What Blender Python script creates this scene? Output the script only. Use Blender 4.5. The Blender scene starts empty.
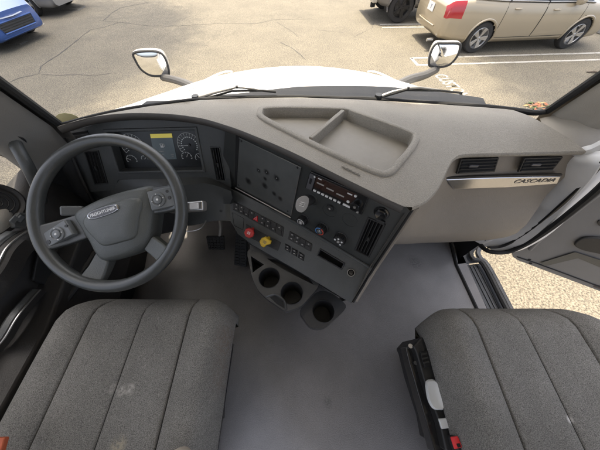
import bpy, bmesh, math, random
from mathutils import Vector as V, Matrix
random.seed(7)
sc = bpy.context.scene
C = sc.collection
R = math.radians

# ---------------------------------------------------------------- camera, sky, sun, exposure
PITCH = R(57.0); FPX = 216.0; CAM = V((0, 0, 1.25)); GZ = -1.17      # GZ: asphalt below cab floor (z=0)
cd = bpy.data.cameras.new('camera'); cam = bpy.data.objects.new('camera', cd); C.objects.link(cam)
cam.location = CAM; cam.rotation_euler = (math.pi/2 - PITCH, 0, 0)
cd.sensor_width = 36; cd.lens = 36*FPX/600; cd.clip_start = 0.02; cd.clip_end = 600
sc.camera = cam
SUN = V((-.10, .25, 1.0)).normalized()                                # direction towards the sun
w = bpy.data.worlds.new('World'); sc.world = w; w.use_nodes = True
nt = w.node_tree; bg = nt.nodes['Background']
sky = nt.nodes.new('ShaderNodeTexSky'); sky.sky_type = 'NISHITA'; sky.sun_disc = False
sky.sun_elevation = math.asin(SUN.z); sky.sun_rotation = math.atan2(SUN.x, SUN.y)
sky.dust_density = 6.0; sky.air_density = .6; sky.ozone_density = .5
hs = nt.nodes.new('ShaderNodeHueSaturation'); hs.inputs['Saturation'].default_value = .60      # hazy, near-white sky
nt.links.new(sky.outputs[0], hs.inputs['Color']); nt.links.new(hs.outputs[0], bg.inputs[0]); bg.inputs[1].default_value = 0.15
ld = bpy.data.lights.new('sun', 'SUN'); ld.energy = 2.1; ld.angle = R(0.8); ld.color = (1, .88, .70)
lo = bpy.data.objects.new('sun', ld); C.objects.link(lo); lo.rotation_euler = (-SUN).to_track_quat('-Z', 'Y').to_euler()
lo.location = (-4, 10, 20)
sc.view_settings.view_transform = 'Standard'; sc.view_settings.look = 'None'
sc.view_settings.exposure = 2.12; sc.view_settings.gamma = 1.0

# ---------------------------------------------------------------- helpers
cP, sP = math.cos(PITCH), math.sin(PITCH)
def ray(px, py):
    u = (px-300)/FPX; v = -(py-225)/FPX
    return V((u, cP+v*sP, -sP+v*cP))
def P(px, py, z=None, y=None, x=None):
    d = ray(px, py)
    if z is not None: t = (z-CAM.z)/d.z
    elif y is not None: t = y/d.y
    else: t = x/d.x
    return CAM + d*t
def G(px, py, dz=0): return P(px, py, z=GZ+dz)
class Frame:
    def __init__(s, o, ex, ey, ez=None):
        s.o = V(o); s.x = V(ex).normalized(); s.y = V(ey).normalized()
        s.z = V(ez).normalized() if ez else s.x.cross(s.y).normalized()
    def p(s, a, b, n=0): return s.o + s.x*a + s.y*b + s.z*n
    def px(s, x, y, n=0):
        d = ray(x, y); t = (s.o + s.z*n - CAM).dot(s.z)/d.dot(s.z); q = CAM + d*t - s.o
        return q.dot(s.x), q.dot(s.y)
    def at(s, x, y, n=0):
        a, b = s.px(x, y); return s.p(a, b, n)
def plane3(a, b, c):                      # frame through three points, x along a->b, normal towards the camera
    ex = (b-a).normalized(); n = ex.cross(c-a).normalized()
    if n.dot(CAM-a) < 0: n = -n
    return Frame(a, ex, n.cross(ex), n)
def lerp(a, b, t): return a + (b-a)*t
def interp(x, pts):
    if x <= pts[0][0]: return pts[0][1]
    for (x0, y0), (x1, y1) in zip(pts, pts[1:]):
        if x <= x1:
            t = (x-x0)/(x1-x0); return y0 + (y1-y0)*t
    return pts[-1][1]
def sstep(x, a, b):
    t = max(0, min(1, (x-a)/(b-a))); return t*t*(3-2*t)
def smooth(pts, n=6, closed=False):       # Catmull-Rom
    out = []; m = len(pts); pts = [V(p) for p in pts]
    for i in range(m if closed else m-1):
        g = lambda k: pts[k % m] if closed else pts[max(0, min(m-1, k))]
        p0, p1, p2, p3 = g(i-1), g(i), g(i+1), g(i+2)
        for k in range(n):
            t = k/n
            out.append(.5*((2*p1)+(p2-p0)*t+(2*p0-5*p1+4*p2-p3)*t*t+(3*p1-p0-3*p2+p3)*t**3))
    if not closed: out.append(pts[-1])
    return out

class MB:
    def __init__(s, M=None): s.v = []; s.f = []; s.M = M
    def add(s, vs, fs):
        b = len(s.v); s.v += [V(x) for x in vs]; s.f += [tuple(b+i for i in f) for f in fs]; return s
    def box(s, c, size, fr=None):
        hx, hy, hz = [a/2 for a in size]; vs = []
        X, Y, Z = (fr.x, fr.y, fr.z) if fr else (V((1,0,0)), V((0,1,0)), V((0,0,1)))
        for k in (-1, 1):
            for j in (-1, 1):
                for i in (-1, 1): vs.append(V(c) + X*hx*i + Y*hy*j + Z*hz*k)
        return s.add(vs, [(0,2,3,1),(4,5,7,6),(0,1,5,4),(2,6,7,3),(0,4,6,2),(1,3,7,5)])
    def prism(s, loop, vec):
        n = len(loop); vec = V(vec); loop = [V(p) for p in loop]
        return s.add(loop + [p+vec for p in loop], [tuple(range(n))[::-1], tuple(range(n, 2*n))] +
                     [(i, (i+1) % n, n+(i+1) % n, n+i) for i in range(n)])
    def loft(s, loops, closed=True, caps=True):
        n = len(loops[0]); vs = [p for l in loops for p in l]; fs = []
        for a in range(len(loops)-1):
            for i in range(n if closed else n-1):
                j = (i+1) % n; fs.append((a*n+i, a*n+j, (a+1)*n+j, (a+1)*n+i))
        if caps and closed:
            fs.append(tuple(range(n))[::-1]); fs.append(tuple((len(loops)-1)*n+i for i in range(n)))
        return s.add(vs, fs)
    def sheet(s, rows): return s.loft(rows, closed=False, caps=False)
    def ring(s, p, ax, r, n=16, ph=0):
        ax = V(ax).normalized(); a = ax.orthogonal().normalized()
        if abs(ax.x) < .9: a = (V((1,0,0)) - ax*ax.x).normalized()
        b = ax.cross(a)
        return [V(p)+a*r*math.cos(ph+2*math.pi*i/n)+b*r*math.sin(ph+2*math.pi*i/n) for i in range(n)]
    def lathe(s, o, ax, prof, n=20, caps=True):
        ax = V(ax).normalized()
        return s.loft([s.ring(V(o)+ax*h, ax, max(r, 1e-5), n) for r, h in prof], True, caps)
    def cyl(s, p0, p1, r0, r1=None, n=14):
        d = V(p1)-V(p0); return s.lathe(p0, d, [(r0, 0), (r0 if r1 is None else r1, d.length)], n)
    def tube(s, path, r, n=10, closed=False):
        path = [V(p) for p in path]; m = len(path); loops = []; prev = None
        for i, p in enumerate(path):
            if closed: d = path[(i+1) % m]-path[i-1]
            else: d = path[min(i+1, m-1)]-path[max(i-1, 0)]
            d.normalize()
            if prev is None: a = d.orthogonal().normalized()
            else: a = (prev - d*prev.dot(d)).normalized()
            prev = a; b = d.cross(a); rr = r[i] if isinstance(r, (list, tuple)) else r
            loops.append([p + (a*math.cos(2*math.pi*k/n)+b*math.sin(2*math.pi*k/n))*rr for k in range(n)])
        if closed: loops.append(loops[0])
        return s.loft(loops, True, not closed)
    def holed(s, outer, holes, grid=0, zf=None, fr=None):    # flat polygon with holes, in the xy plane or in a frame
        from mathutils.geometry import delaunay_2d_cdt
        to2 = (lambda p: ((V(p)-fr.o).dot(fr.x), (V(p)-fr.o).dot(fr.y))) if fr else (lambda p: (p[0], p[1]))
        loops = [[to2(p) for p in lp] for lp in [outer]+holes]
        def inside(q, lp):
            c = False; j = len(lp)-1
            for i in range(len(lp)):
                if (lp[i][1] > q[1]) != (lp[j][1] > q[1]) and q[0] < (lp[j][0]-lp[i][0])*(q[1]-lp[i][1])/(lp[j][1]-lp[i][1])+lp[i][0]: c = not c
                j = i
            return c
        ok = lambda q: inside(q, loops[0]) and not any(inside(q, h) for h in loops[1:])
        vs, es = [], []
        for lp in loops:
            b = len(vs); vs += [V(p) for p in lp]; es += [(b+i, b+(i+1) % len(lp)) for i in range(len(lp))]
        if grid:
            xs = [p[0] for p in loops[0]]; ys = [p[1] for p in loops[0]]; x = min(xs)
            while x < max(xs):
                y = min(ys)
                while y < max(ys):
                    if ok((x, y)) and min((v-V((x, y))).length for v in vs) > grid*.5: vs.append(V((x, y)))
                    y += grid
                x += grid
        ov, _, of = delaunay_2d_cdt(vs, es, [], 0, 1e-6)[:3]
        of = [f for f in of if ok(tuple(sum((ov[i] for i in f), V((0, 0)))/len(f)))]
        z0 = sum(p[2] for p in outer)/len(outer)
        pts = [fr.p(p[0], p[1]) if fr else V((p[0], p[1], zf(p[0], p[1]) if zf else z0)) for p in ov]
        return s.add(pts, [tuple(f) for f in of])
    def build(s, name, mat, parent=None, bevel=0, seg=2, ang=35, sub=0, solid=0, off=-1, flat=False):
        me = bpy.data.meshes.new(name)
        vs = [s.M @ v for v in s.v] if s.M else s.v
        me.from_pydata([tuple(v) for v in vs], [], s.f)
        bm = bmesh.new(); bm.from_mesh(me); bmesh.ops.recalc_face_normals(bm, faces=bm.faces[:]); bm.to_mesh(me); bm.free()
        if not flat:
            me.shade_smooth()
            me.set_sharp_from_angle(angle=R(ang))
        me.materials.append(MATS[mat] if isinstance(mat, str) else mat)
        o = bpy.data.objects.new(name, me); C.objects.link(o)
        if parent is not None:
            o.parent = parent
            if parent.type == 'EMPTY': o.matrix_parent_inverse = Matrix.Translation(-parent.location)
        if solid:
            m = o.modifiers.new('thick', 'SOLIDIFY'); m.thickness = solid; m.offset = off
        if bevel:
            m = o.modifiers.new('edge', 'BEVEL'); m.width = bevel; m.segments = seg; m.limit_method = 'ANGLE'; m.angle_limit = R(30); m.harden_normals = not flat
        if sub:
            m = o.modifiers.new('sub', 'SUBSURF'); m.levels = sub; m.render_levels = sub
        return o
def thing(name, label, cat, loc=(0,0,0), group=None):
    o = bpy.data.objects.new(name, None); C.objects.link(o); o.location = loc; o.empty_display_size = .1
    return tag(o, label, cat, group)
def tag(o, label, cat=None, group=None):
    o['label'] = label
    if cat: o['category'] = cat
    if group: o['group'] = group
    return o
def struct(o, label=None):
    o['kind'] = 'structure'
    if label: o['label'] = label
    return o
def text_mesh(txt, fr, a, b, size, depth, name, mat, parent, sx=1.0, shear=0, n=0.0, bold=0, width=0):
    cu = bpy.data.curves.new('txt', 'FONT'); cu.body = txt; cu.size = size; cu.extrude = depth; cu.shear = shear
    cu.align_x = 'CENTER'; cu.align_y = 'CENTER'; cu.offset = bold; cu.resolution_u = 3
    to = bpy.data.objects.new('txt', cu); C.objects.link(to)
    me = bpy.data.meshes.new_from_object(to.evaluated_get(bpy.context.evaluated_depsgraph_get()))
    bpy.data.objects.remove(to); bpy.data.curves.remove(cu)
    me.name = name
    if width: xx = [v.co.x for v in me.vertices]; sx = width/(max(xx)-min(xx))
    for v in me.vertices: v.co = fr.p(a+v.co.x*sx, b+v.co.y, n+v.co.z)
    me.materials.clear(); me.materials.append(MATS[mat])
    o = bpy.data.objects.new(name, me); C.objects.link(o)
    if parent is not None:
        o.parent = parent
        if parent.type == 'EMPTY': o.matrix_parent_inverse = Matrix.Translation(-parent.location)
    return o

# ---------------------------------------------------------------- materials
MATS = {}
def mat(name, col, rough=.6, metal=0, col2=None, vs=6.0, vd=4, bump=0, bs=300, spec=.5, coat=0, mix=(.35,.65), spots=None, fine=0, fs=900, emit=0):
    m = bpy.data.materials.new(name); m.use_nodes = True; MATS[name] = m
    N, L = m.node_tree.nodes, m.node_tree.links; b = N['Principled BSDF']
    b.inputs['Base Color'].default_value = (*col, 1); b.inputs['Roughness'].default_value = rough
    b.inputs['Metallic'].default_value = metal; b.inputs['Specular IOR Level'].default_value = spec
    b.inputs['Coat Weight'].default_value = coat; b.inputs['Coat Roughness'].default_value = .08
    if emit: b.inputs['Emission Color'].default_value = (*col, 1); b.inputs['Emission Strength'].default_value = emit
    tc = N.new('ShaderNodeTexCoord'); cur = None
    if col2:
        n = N.new('ShaderNodeTexNoise'); n.inputs['Scale'].default_value = vs; n.inputs['Detail'].default_value = vd; n.inputs['Roughness'].default_value = .65
        L.new(tc.outputs['Object'], n.inputs['Vector'])
        rp = N.new('ShaderNodeValToRGB'); rp.color_ramp.elements[0].position = mix[0]; rp.color_ramp.elements[1].position = mix[1]
        rp.color_ramp.elements[0].color = (*col, 1); rp.color_ramp.elements[1].color = (*col2, 1)
        L.new(n.outputs['Fac'], rp.inputs['Fac']); cur = rp.outputs['Color']
        rr = N.new('ShaderNodeMapRange'); rr.inputs['To Min'].default_value = max(0, rough-.08); rr.inputs['To Max'].default_value = min(1, rough+.1)
        L.new(n.outputs['Fac'], rr.inputs['Value']); L.new(rr.outputs[0], b.inputs['Roughness'])
    if fine:                                   # speckle
        n = N.new('ShaderNodeTexNoise'); n.inputs['Scale'].default_value = fs; n.inputs['Detail'].default_value = 2
        L.new(tc.outputs['Object'], n.inputs['Vector'])
        mr = N.new('ShaderNodeMapRange'); mr.inputs['From Min'].default_value = .3; mr.inputs['From Max'].default_value = .7
        mr.inputs['To Min'].default_value = 1-fine; mr.inputs['To Max'].default_value = 1+fine
        L.new(n.outputs['Fac'], mr.inputs['Value'])
        mx = N.new('ShaderNodeMix'); mx.data_type = 'RGBA'; mx.blend_type = 'MULTIPLY'; mx.inputs[0].default_value = 1
        if cur: L.new(cur, mx.inputs[6])
        else: mx.inputs[6].default_value = (*col, 1)
        L.new(mr.outputs[0], mx.inputs[7]); cur = mx.outputs[2]
    if spots:                                  # worn marks, stains, one painted sun spot: (position, r_in, r_out, colour, strength)
        gp = N.new('ShaderNodeNewGeometry')
        nz = N.new('ShaderNodeTexNoise'); nz.inputs['Scale'].default_value = 120; nz.inputs['Detail'].default_value = 3
        L.new(gp.outputs['Position'], nz.inputs['Vector'])
        for pos, r0, r1, c, st in spots:
            d = N.new('ShaderNodeVectorMath'); d.operation = 'DISTANCE'; d.inputs[1].default_value = pos
            L.new(gp.outputs['Position'], d.inputs[0])
            mr = N.new('ShaderNodeMapRange'); mr.interpolation_type = 'SMOOTHSTEP'
            mr.inputs['From Min'].default_value = r0; mr.inputs['From Max'].default_value = r1
            mr.inputs['To Min'].default_value = st; mr.inputs['To Max'].default_value = 0
            L.new(d.outputs['Value'], mr.inputs['Value'])
            k = N.new('ShaderNodeMath'); k.operation = 'MULTIPLY'; L.new(mr.outputs[0], k.inputs[0])
            kk = N.new('ShaderNodeMapRange'); kk.inputs['From Min'].default_value = .35; kk.inputs['From Max'].default_value = .6
            L.new(nz.outputs['Fac'], kk.inputs['Value']); L.new(kk.outputs[0], k.inputs[1])
            mx = N.new('ShaderNodeMix'); mx.data_type = 'RGBA'; L.new((mr if st > .96 else k).outputs[0], mx.inputs[0])
            if cur: L.new(cur, mx.inputs[6])
            else: mx.inputs[6].default_value = (*col, 1)
            mx.inputs[7].default_value = (*c, 1); cur = mx.outputs[2]
    if cur: L.new(cur, b.inputs['Base Color'])
    if bump:
        n = N.new('ShaderNodeTexNoise'); n.inputs['Scale'].default_value = bs; n.inputs['Detail'].default_value = 3
        L.new(tc.outputs['Object'], n.inputs['Vector'])
        bp = N.new('ShaderNodeBump'); bp.inputs['Strength'].default_value = bump; bp.inputs['Distance'].default_value = .6/bs
        L.new(n.outputs['Fac'], bp.inputs['Height']); L.new(bp.outputs[0], b.inputs['Normal'])
    return m
def glass_mat(name, tint=(1,1,1), refl=1.0):
    m = bpy.data.materials.new(name); m.use_nodes = True; MATS[name] = m
    N, L = m.node_tree.nodes, m.node_tree.links; N.clear()
    o = N.new('ShaderNodeOutputMaterial'); t = N.new('ShaderNodeBsdfTransparent'); t.inputs[0].default_value = (*tint, 1)
    g = N.new('ShaderNodeBsdfGlossy'); g.inputs['Roughness'].default_value = .01
    f = N.new('ShaderNodeLayerWeight'); pw = N.new('ShaderNodeMath'); pw.operation = 'POWER'; pw.inputs[1].default_value = 5   # Schlick, both sides
    L.new(f.outputs['Facing'], pw.inputs[0])
    k = N.new('ShaderNodeMath'); k.operation = 'MULTIPLY_ADD'; k.inputs[1].default_value = .9*refl; k.inputs[2].default_value = .035*refl; L.new(pw.outputs[0], k.inputs[0])
    mx = N.new('ShaderNodeMixShader'); L.new(k.outputs[0], mx.inputs[0]); L.new(t.outputs[0], mx.inputs[1]); L.new(g.outputs[0], mx.inputs[2])
    L.new(mx.outputs[0], o.inputs[0])
glass_mat('windshield_glass', (.97,.98,.97), .8); glass_mat('clear_lens', (.9,.9,.9), .7)
mat('asphalt', (.108,.093,.066), .9, col2=(.138,.119,.086), vs=1.1, vd=6, bump=1.0, bs=48, fine=.62, fs=52)
mat('crack_tar', (.05,.046,.04), .9)
mat('paint_white', (.36,.34,.30), .8, col2=(.17,.155,.12), vs=9, mix=(.5,.7), fine=.2, fs=80)
mat('truck_white', (.80,.80,.79), .28, coat=.6)
mat('jamb_white', (.84,.83,.81), .35, col2=(.74,.72,.68), vs=5, coat=.3)
mat('black_trim', (.012,.012,.012), .45)
mat('rubber', (.014,.014,.014), .75, bump=.2, bs=400)
mat('cowl_black', (.010,.010,.0105), .55, bump=.3, bs=250, spec=.25)
mat('steel_arm', (.30,.28,.25), .4, .6)
mat('mirror_back', (.35,.33,.30), .35, coat=.4)
mat('mirror_arm', (.06,.056,.05), .5)
mat('mirror_glass', (.86,.87,.87), .02, 1.0)
mat('dash_top', (.245,.223,.184), .58, col2=(.28,.256,.213), vs=7, bump=.9, bs=270, fine=.18, fs=420)
mat('dash_face', (.190,.165,.134), .50, col2=(.208,.182,.149), vs=5, bump=.4, bs=330)
mat('tray_smooth', (.25,.232,.198), .5, col2=(.285,.265,.228), vs=12, vd=6, bump=.15, bs=200)
mat('pillar_trim_shaded', (.185,.178,.164), .6, col2=(.205,.197,.182), vs=5, bump=.35, bs=350)  # darker copy of the pillar trim, driver-side shade put into its colour
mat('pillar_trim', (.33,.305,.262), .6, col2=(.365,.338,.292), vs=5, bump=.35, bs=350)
mat('lip_dark', (.055,.05,.045), .6, bump=.3, bs=330)
mat('stack_grey', (.034,.036,.034), .40, col2=(.043,.045,.043), vs=6, bump=.4, bs=420)
mat('panel_grey', (.054,.057,.055), .40, col2=(.066,.069,.067), vs=6, bump=.4, bs=420)
mat('soft_black', (.018,.018,.018), .55, bump=.3, bs=350)
mat('deep_black', (.006,.006,.006), .8)
mat('gloss_black', (.012,.012,.012), .18, coat=.3)
mat('console_grey', (.034,.035,.036), .36, col2=(.042,.043,.044), vs=8, bump=.2, bs=400)
mat('chrome', (.50,.50,.51), .16, 1.0)
mat('satin_silver', (.50,.49,.47), .32, .85)
mat('wheel_grip', (.046,.049,.047), .30, col2=(.056,.059,.057), vs=10, bump=.25, bs=500)
mat('wheel_hub', (.070,.075,.070), .42, bump=.5, bs=420)
mat('button_grey', (.10,.108,.108), .4, col2=(.12,.125,.125), vs=30)
mat('button_black', (.02,.02,.02), .45)
mat('icon_white', (.62,.62,.60), .5)
mat('badge_white', (.70,.70,.70), .35)
mat('badge_dark', (.08,.08,.085), .4)
mat('plug_red', (.50,.028,.022), .42, col2=(.42,.03,.025), vs=60)
mat('knob_yellow', (.62,.40,.02), .42, col2=(.5,.33,.02), vs=60)
mat('hazard_red', (.55,.012,.02), .35)
mat('ring_red', (.55,.06,.03), .5); mat('ring_blue', (.08,.25,.55), .5)
mat('tag_grey', (.30,.29,.27), .5, bump=.2, bs=300)
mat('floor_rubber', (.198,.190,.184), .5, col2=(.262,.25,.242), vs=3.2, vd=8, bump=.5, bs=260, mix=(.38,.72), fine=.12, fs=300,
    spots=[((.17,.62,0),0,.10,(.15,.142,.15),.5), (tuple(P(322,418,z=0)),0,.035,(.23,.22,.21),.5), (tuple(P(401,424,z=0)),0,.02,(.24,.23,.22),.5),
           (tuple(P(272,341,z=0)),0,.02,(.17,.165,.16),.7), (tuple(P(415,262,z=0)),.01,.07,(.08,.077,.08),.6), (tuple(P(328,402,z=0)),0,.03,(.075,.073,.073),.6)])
mat('seat_fabric', (.132,.127,.115), .95, col2=(.190,.183,.167), vs=5, vd=6, bump=.8, bs=800, fine=.58, fs=600, mix=(.3,.7), spec=.2,
    spots=[(tuple(P(114,388,z=.498)),.004,.017,(.36,.34,.31),.6), (tuple(P(122,391,z=.498)),.004,.017,(.42,.40,.36),.65), (tuple(P(131,389,z=.498)),.005,.019,(.42,.40,.36),.7),
           (tuple(P(119,446,z=.495)),.004,.03,(.36,.32,.23),.7), (tuple(P(226,340,z=.46)),0,.09,(.14,.105,.08),.7), (tuple(P(224,375,z=.46)),0,.08,(.13,.10,.08),.6),  # first entry: patch of sun painted into the seat colour
           (tuple(P(571,420,z=.498)),.003,.012,(.5,.48,.45),1), (tuple(P(440,345,z=.5)),0,.09,(.15,.135,.11),.6)])
mat('seam_thread', (.03,.03,.028), .9)
mat('seat_shell', (.014,.014,.014), .5, bump=.2, bs=300)
mat('lever_white', (.55,.56,.55), .4)
mat('buckle_red', (.60,.025,.03), .35)
mat('strap_orange', (.40,.085,.03), .7, bump=.4, bs=500)
mat('tip_beige', (.42,.36,.28), .7)
mat('sill_metal', (.060,.064,.070), .55, .05, col2=(.048,.051,.056), vs=14, bump=.2, bs=200)
mat('door_grey', (.15,.147,.142), .55, col2=(.165,.162,.157), vs=5, bump=.35, bs=380)
mat('door_dark', (.030,.028,.026), .55, bump=.35, bs=380)
mat('headliner', (.55,.53,.49), .95)
mat('sticker_yellow', (.42,.38,.20), .6)
mat('screen_cover', (.075,.078,.075), .40, bump=.15, bs=500)
mat('cluster_black', (.014,.015,.015), .3)
mat('lcd_dark', (.035,.046,.052), .25, emit=.12); mat('lcd_amber', (.50,.42,.08), .5, emit=.12)
mat('gauge_lit', (.42,.44,.44), .5, emit=.03)
mat('radio_screen', (.035,.018,.014), .12, coat=.6)
mat('car_gold', (.39,.325,.225), .32, .25, coat=.8); mat('car_blue', (.038,.105,.34), .3, .2, coat=.8)
mat('car_silver', (.28,.28,.275), .35, .4, coat=.7); mat('car_dark', (.17,.165,.16), .35, .3, coat=.7)
mat('car_glass', (.015,.017,.018), .08); mat('tyre', (.022,.021,.020), .85, bump=.4, bs=90)
mat('alloy', (.55,.54,.52), .3, .9); mat('alloy_black', (.02,.02,.02), .35, .3); mat('tail_red', (.36,.012,.015), .15, coat=.8)
mat('well_black', (.008,.008,.008), .9); mat('plate_white', (.7,.7,.68), .5); mat('plate_ink', (.05,.06,.15), .5)
mat('mesh_grille', (.05,.05,.05), .5, bump=.8, bs=90); mat('lamp_clear', (.55,.56,.57), .1, .3)
mat('concrete', (.38,.36,.32), .9, col2=(.30,.28,.25), vs=4, bump=.5, bs=60)
mat('iron', (.10,.095,.085), .8, bump=.5, bs=60)
mat('leaf_red', (.26,.09,.04), .7); mat('leaf_tan', (.35,.22,.09), .7); mat('leaf_green', (.06,.10,.025), .7)
mat('bark', (.10,.075,.055), .9, bump=.8, bs=30)
def leaf_mat(name, col):
    m = mat(name, col, .6); N, L = m.node_tree.nodes, m.node_tree.links
    tr = N.new('ShaderNodeBsdfTranslucent'); tr.inputs[0].default_value = (col[0]*1.6, col[1]*1.5, col[2], 1)
    mx = N.new('ShaderNodeMixShader'); mx.inputs[0].default_value = .45
    L.new(N['Principled BSDF'].outputs[0], mx.inputs[1]); L.new(tr.outputs[0], mx.inputs[2]); L.new(mx.outputs[0], N['Material Output'].inputs[0])
leaf_mat('tree_leaf', (.085,.115,.035)); leaf_mat('hedge_leaf', (.06,.085,.03))

# ================================================================ GROUND AND LOT
g = MB(); S = 220
g.add([(-S,-S,GZ),(S,-S,GZ),(S,S,GZ),(-S,S,GZ)], [(0,1,2,3)])
ground = struct(g.build('ground', 'asphalt', flat=True), 'worn beige asphalt of the parking lot')
def ribbon(pts, wid, dz, jit=0, sub=1):
    out = []
    P3 = []
    for a, b in zip(pts, pts[1:]):
        n = max(1, int((b-a).length/.12)) if jit else sub
        for k in range(n):
            q = lerp(a, b, k/n)
            if jit: q = q + V((random.uniform(-jit, jit), random.uniform(-jit, jit), 0))
            P3.append(q)
    P3.append(pts[-1]); L_, R_ = [], []
    for i, q in enumerate(P3):
        d = P3[min(i+1, len(P3)-1)]-P3[max(i-1, 0)]; d.z = 0; d.normalize(); nn = V((-d.y, d.x, 0))
        ww = wid*(random.uniform(.35, 1.25) if jit else 1)/2
        if jit and (i == 0 or i == len(P3)-1): ww *= .3
        L_.append(q+nn*ww+V((0,0,dz))); R_.append(q-nn*ww+V((0,0,dz)))
    return MB().sheet([L_, R_])
for cr, wd in (([(0,86),(20,78),(39,74),(41,66),(60,54),(90,30),(105,27),(118,23)], .035), ([(39,74),(55,75.5),(80,74.5),(95,76),(112,73)], .02),
           ([(103,21),(112,13),(120,8),(150,2)], .03), ([(103,21),(125,23),(150,26),(178,26),(200,24.5),(225,23.5),(255,24),(275,19.5),(312,19)], .022),
           ([(276,22),(290,30),(300,38)], .016), ([(280,42),(290,47),(297,52),(306,60)], .026), ([(352,38),(372,28),(374,22)], .014), ([(318,30),(345,33)], .01)):
    o = ribbon([G(*q) for q in cr], wd, .003, jit=.012).build('crack', 'crack_tar', ground, flat=True)
for nm, pl in (('far', [(380,24.6),(400,24.4),(440,24)]), ('far', [(382,27.8),(400,27.4),(440,27)]), ('near', [(411,58.2),(600,53.0),(640,52)]),
               ('near', [(418,65.2),(600,59.8),(640,58.6)]), ('near', [(411,58.0),(418,65.6)]), ('left', [(22,25.5),(44,24.2)])):
    o = ribbon([G(*q) for q in pl], .085 if nm != 'left' else .12, .004, sub=6).build('parking_line', 'paint_white', ground, flat=True)
a, b = G(433,70.5), G(456,91)
d = (b-a).normalized(); tf = Frame(a+V((0,0,.004)), d, V((-d.y, d.x, 0)))
L0 = (b-a).length
text_mesh('CUSTOMER', tf, L0*.5+.42, .02, .44, 0, 'painted_lettering', 'paint_white', ground, sx=.62, bold=.006)
for q in ((17,43,1.1,.22), (73,8.6,1.3,.36)):
    c = G(q[0], q[1]); t = thing('utility_cover', 'small square utility cover set in asphalt %s' % ('in front of the blue car' if q[0] < 50 else 'near the silver parked car'), 'utility cover', c, 'utility covers in the asphalt')
    MB().prism([c+V((x*q[3], y*q[3]*.7, -.02)) for x, y in ((-1,-1),(1,-1),(1,1),(-1,1))], (0,0,.028)).build('cover_frame', 'iron', t, bevel=.006)
    MB().prism([c+V((x*q[3]*.84, y*q[3]*.56, .004)) for x, y in ((-1,-1),(1,-1),(1,1),(-1,1))], (0,0,.012)).build('lid', 'asphalt', t, bevel=.006)
# fallen leaves past the right end of the cowl
def leaf_cluster(name, cen, n, rad, mats, size):
    t = thing(name, 'small heap of dry red and tan leaves on the asphalt beyond the cowl', 'leaves', cen); t['kind'] = 'stuff'
    for mn in mats:
        m = MB()
        for _ in range(n):
            a = random.uniform(0, 6.28); r = rad*math.sqrt(random.random()); h = random.uniform(.006, .09)*(1-r/rad*.8)
            c = cen+V((r*math.cos(a)*1.3, r*math.sin(a)*.7, h)); s = size*random.uniform(.6, 1.3); b_ = random.uniform(0, 6.28)
            X = V((math.cos(b_), math.sin(b_), random.uniform(-.4, .4)))*s; Y = V((-math.sin(b_), math.cos(b_), random.uniform(-.4, .4)))*s*.5
            m.add([c-X, c-Y, c+X, c+Y], [(0,1,2,3)])
        m.build('leaf_litter', mn, t, flat=True)
leaf_cluster('fallen_leaves', G(541,107), 20, .24, ('leaf_red', 'leaf_tan', 'leaf_green'), .045)
m = MB(); c = G(593,73); m.tube([c+V((-.14,.03,.01)), c+V((0,0,.03)), c+V((.15,-.03,.01))], [.01,.022,.006], 6)
tag(m.build('twig', 'bark'), 'short brown twig lying on the shaded asphalt near the gold sedan', 'twig')

# ---------------------------------------------------------------- parked cars
def wheel(M, root, cx, cy, r, wdt, side, rim='alloy', pairs=5):
    W = lambda: MB(M); ax = (0, side, 0); o = V((cx, cy, r))
    t = W().lathe(o-V((0, side*wdt*.5, 0)), ax, [(r*.66,0),(r*.93,0),(r*.985,wdt*.12),(r,wdt*.25),(r,wdt*.75),(r*.985,wdt*.9),(r*.93,wdt),(r*.70,wdt*1.02),(r*.66,wdt*.95)], 36, False).build('wheel', 'tyre', root)
    W().lathe(o, ax, [(r*.665,-.05),(r*.68,wdt*.46),(r*.645,wdt*.50),(r*.62,wdt*.44),(r*.60,.0),(0,-.01)], 36, False).build('rim', rim, t)
    W().lathe(o+V((0,side*wdt*.30,0)), ax, [(r*.16,-.05),(r*.15,.02),(r*.07,.035),(0,.036)], 16, False).build('hub_cap', rim, t)
    for k in range(pairs):
        for dd in (-.13, .13):
            a = 2*math.pi*k/pairs+dd; ca, sa = math.cos(a), math.sin(a)
            f = Frame(o, (ca, 0, sa), (-sa, 0, ca))
            b_ = MB(M); y0 = side*wdt*.33; y1 = side*wdt*.42
            l0 = [o+V((ca*r*.1+ -sa*q, y0+e, sa*r*.1+ca*q)) for q, e in ((-.018,-.03),(.018,-.03),(.018,.015),(-.018,.015))]
            l1 = [o+V((ca*r*.65+ -sa*q, y1+e, sa*r*.65+ca*q)) for q, e in ((-.026,-.03),(.026,-.03),(.026,.015),(-.026,.015))]
            b_.loft([l0, l1]).build('spoke', rim, t, bevel=.004)
    W().lathe(o, ax, [(r*.45,-.02),(r*.45,.0),(0,.001)], 24, False).build('brake_disc', 'iron', t)
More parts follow.
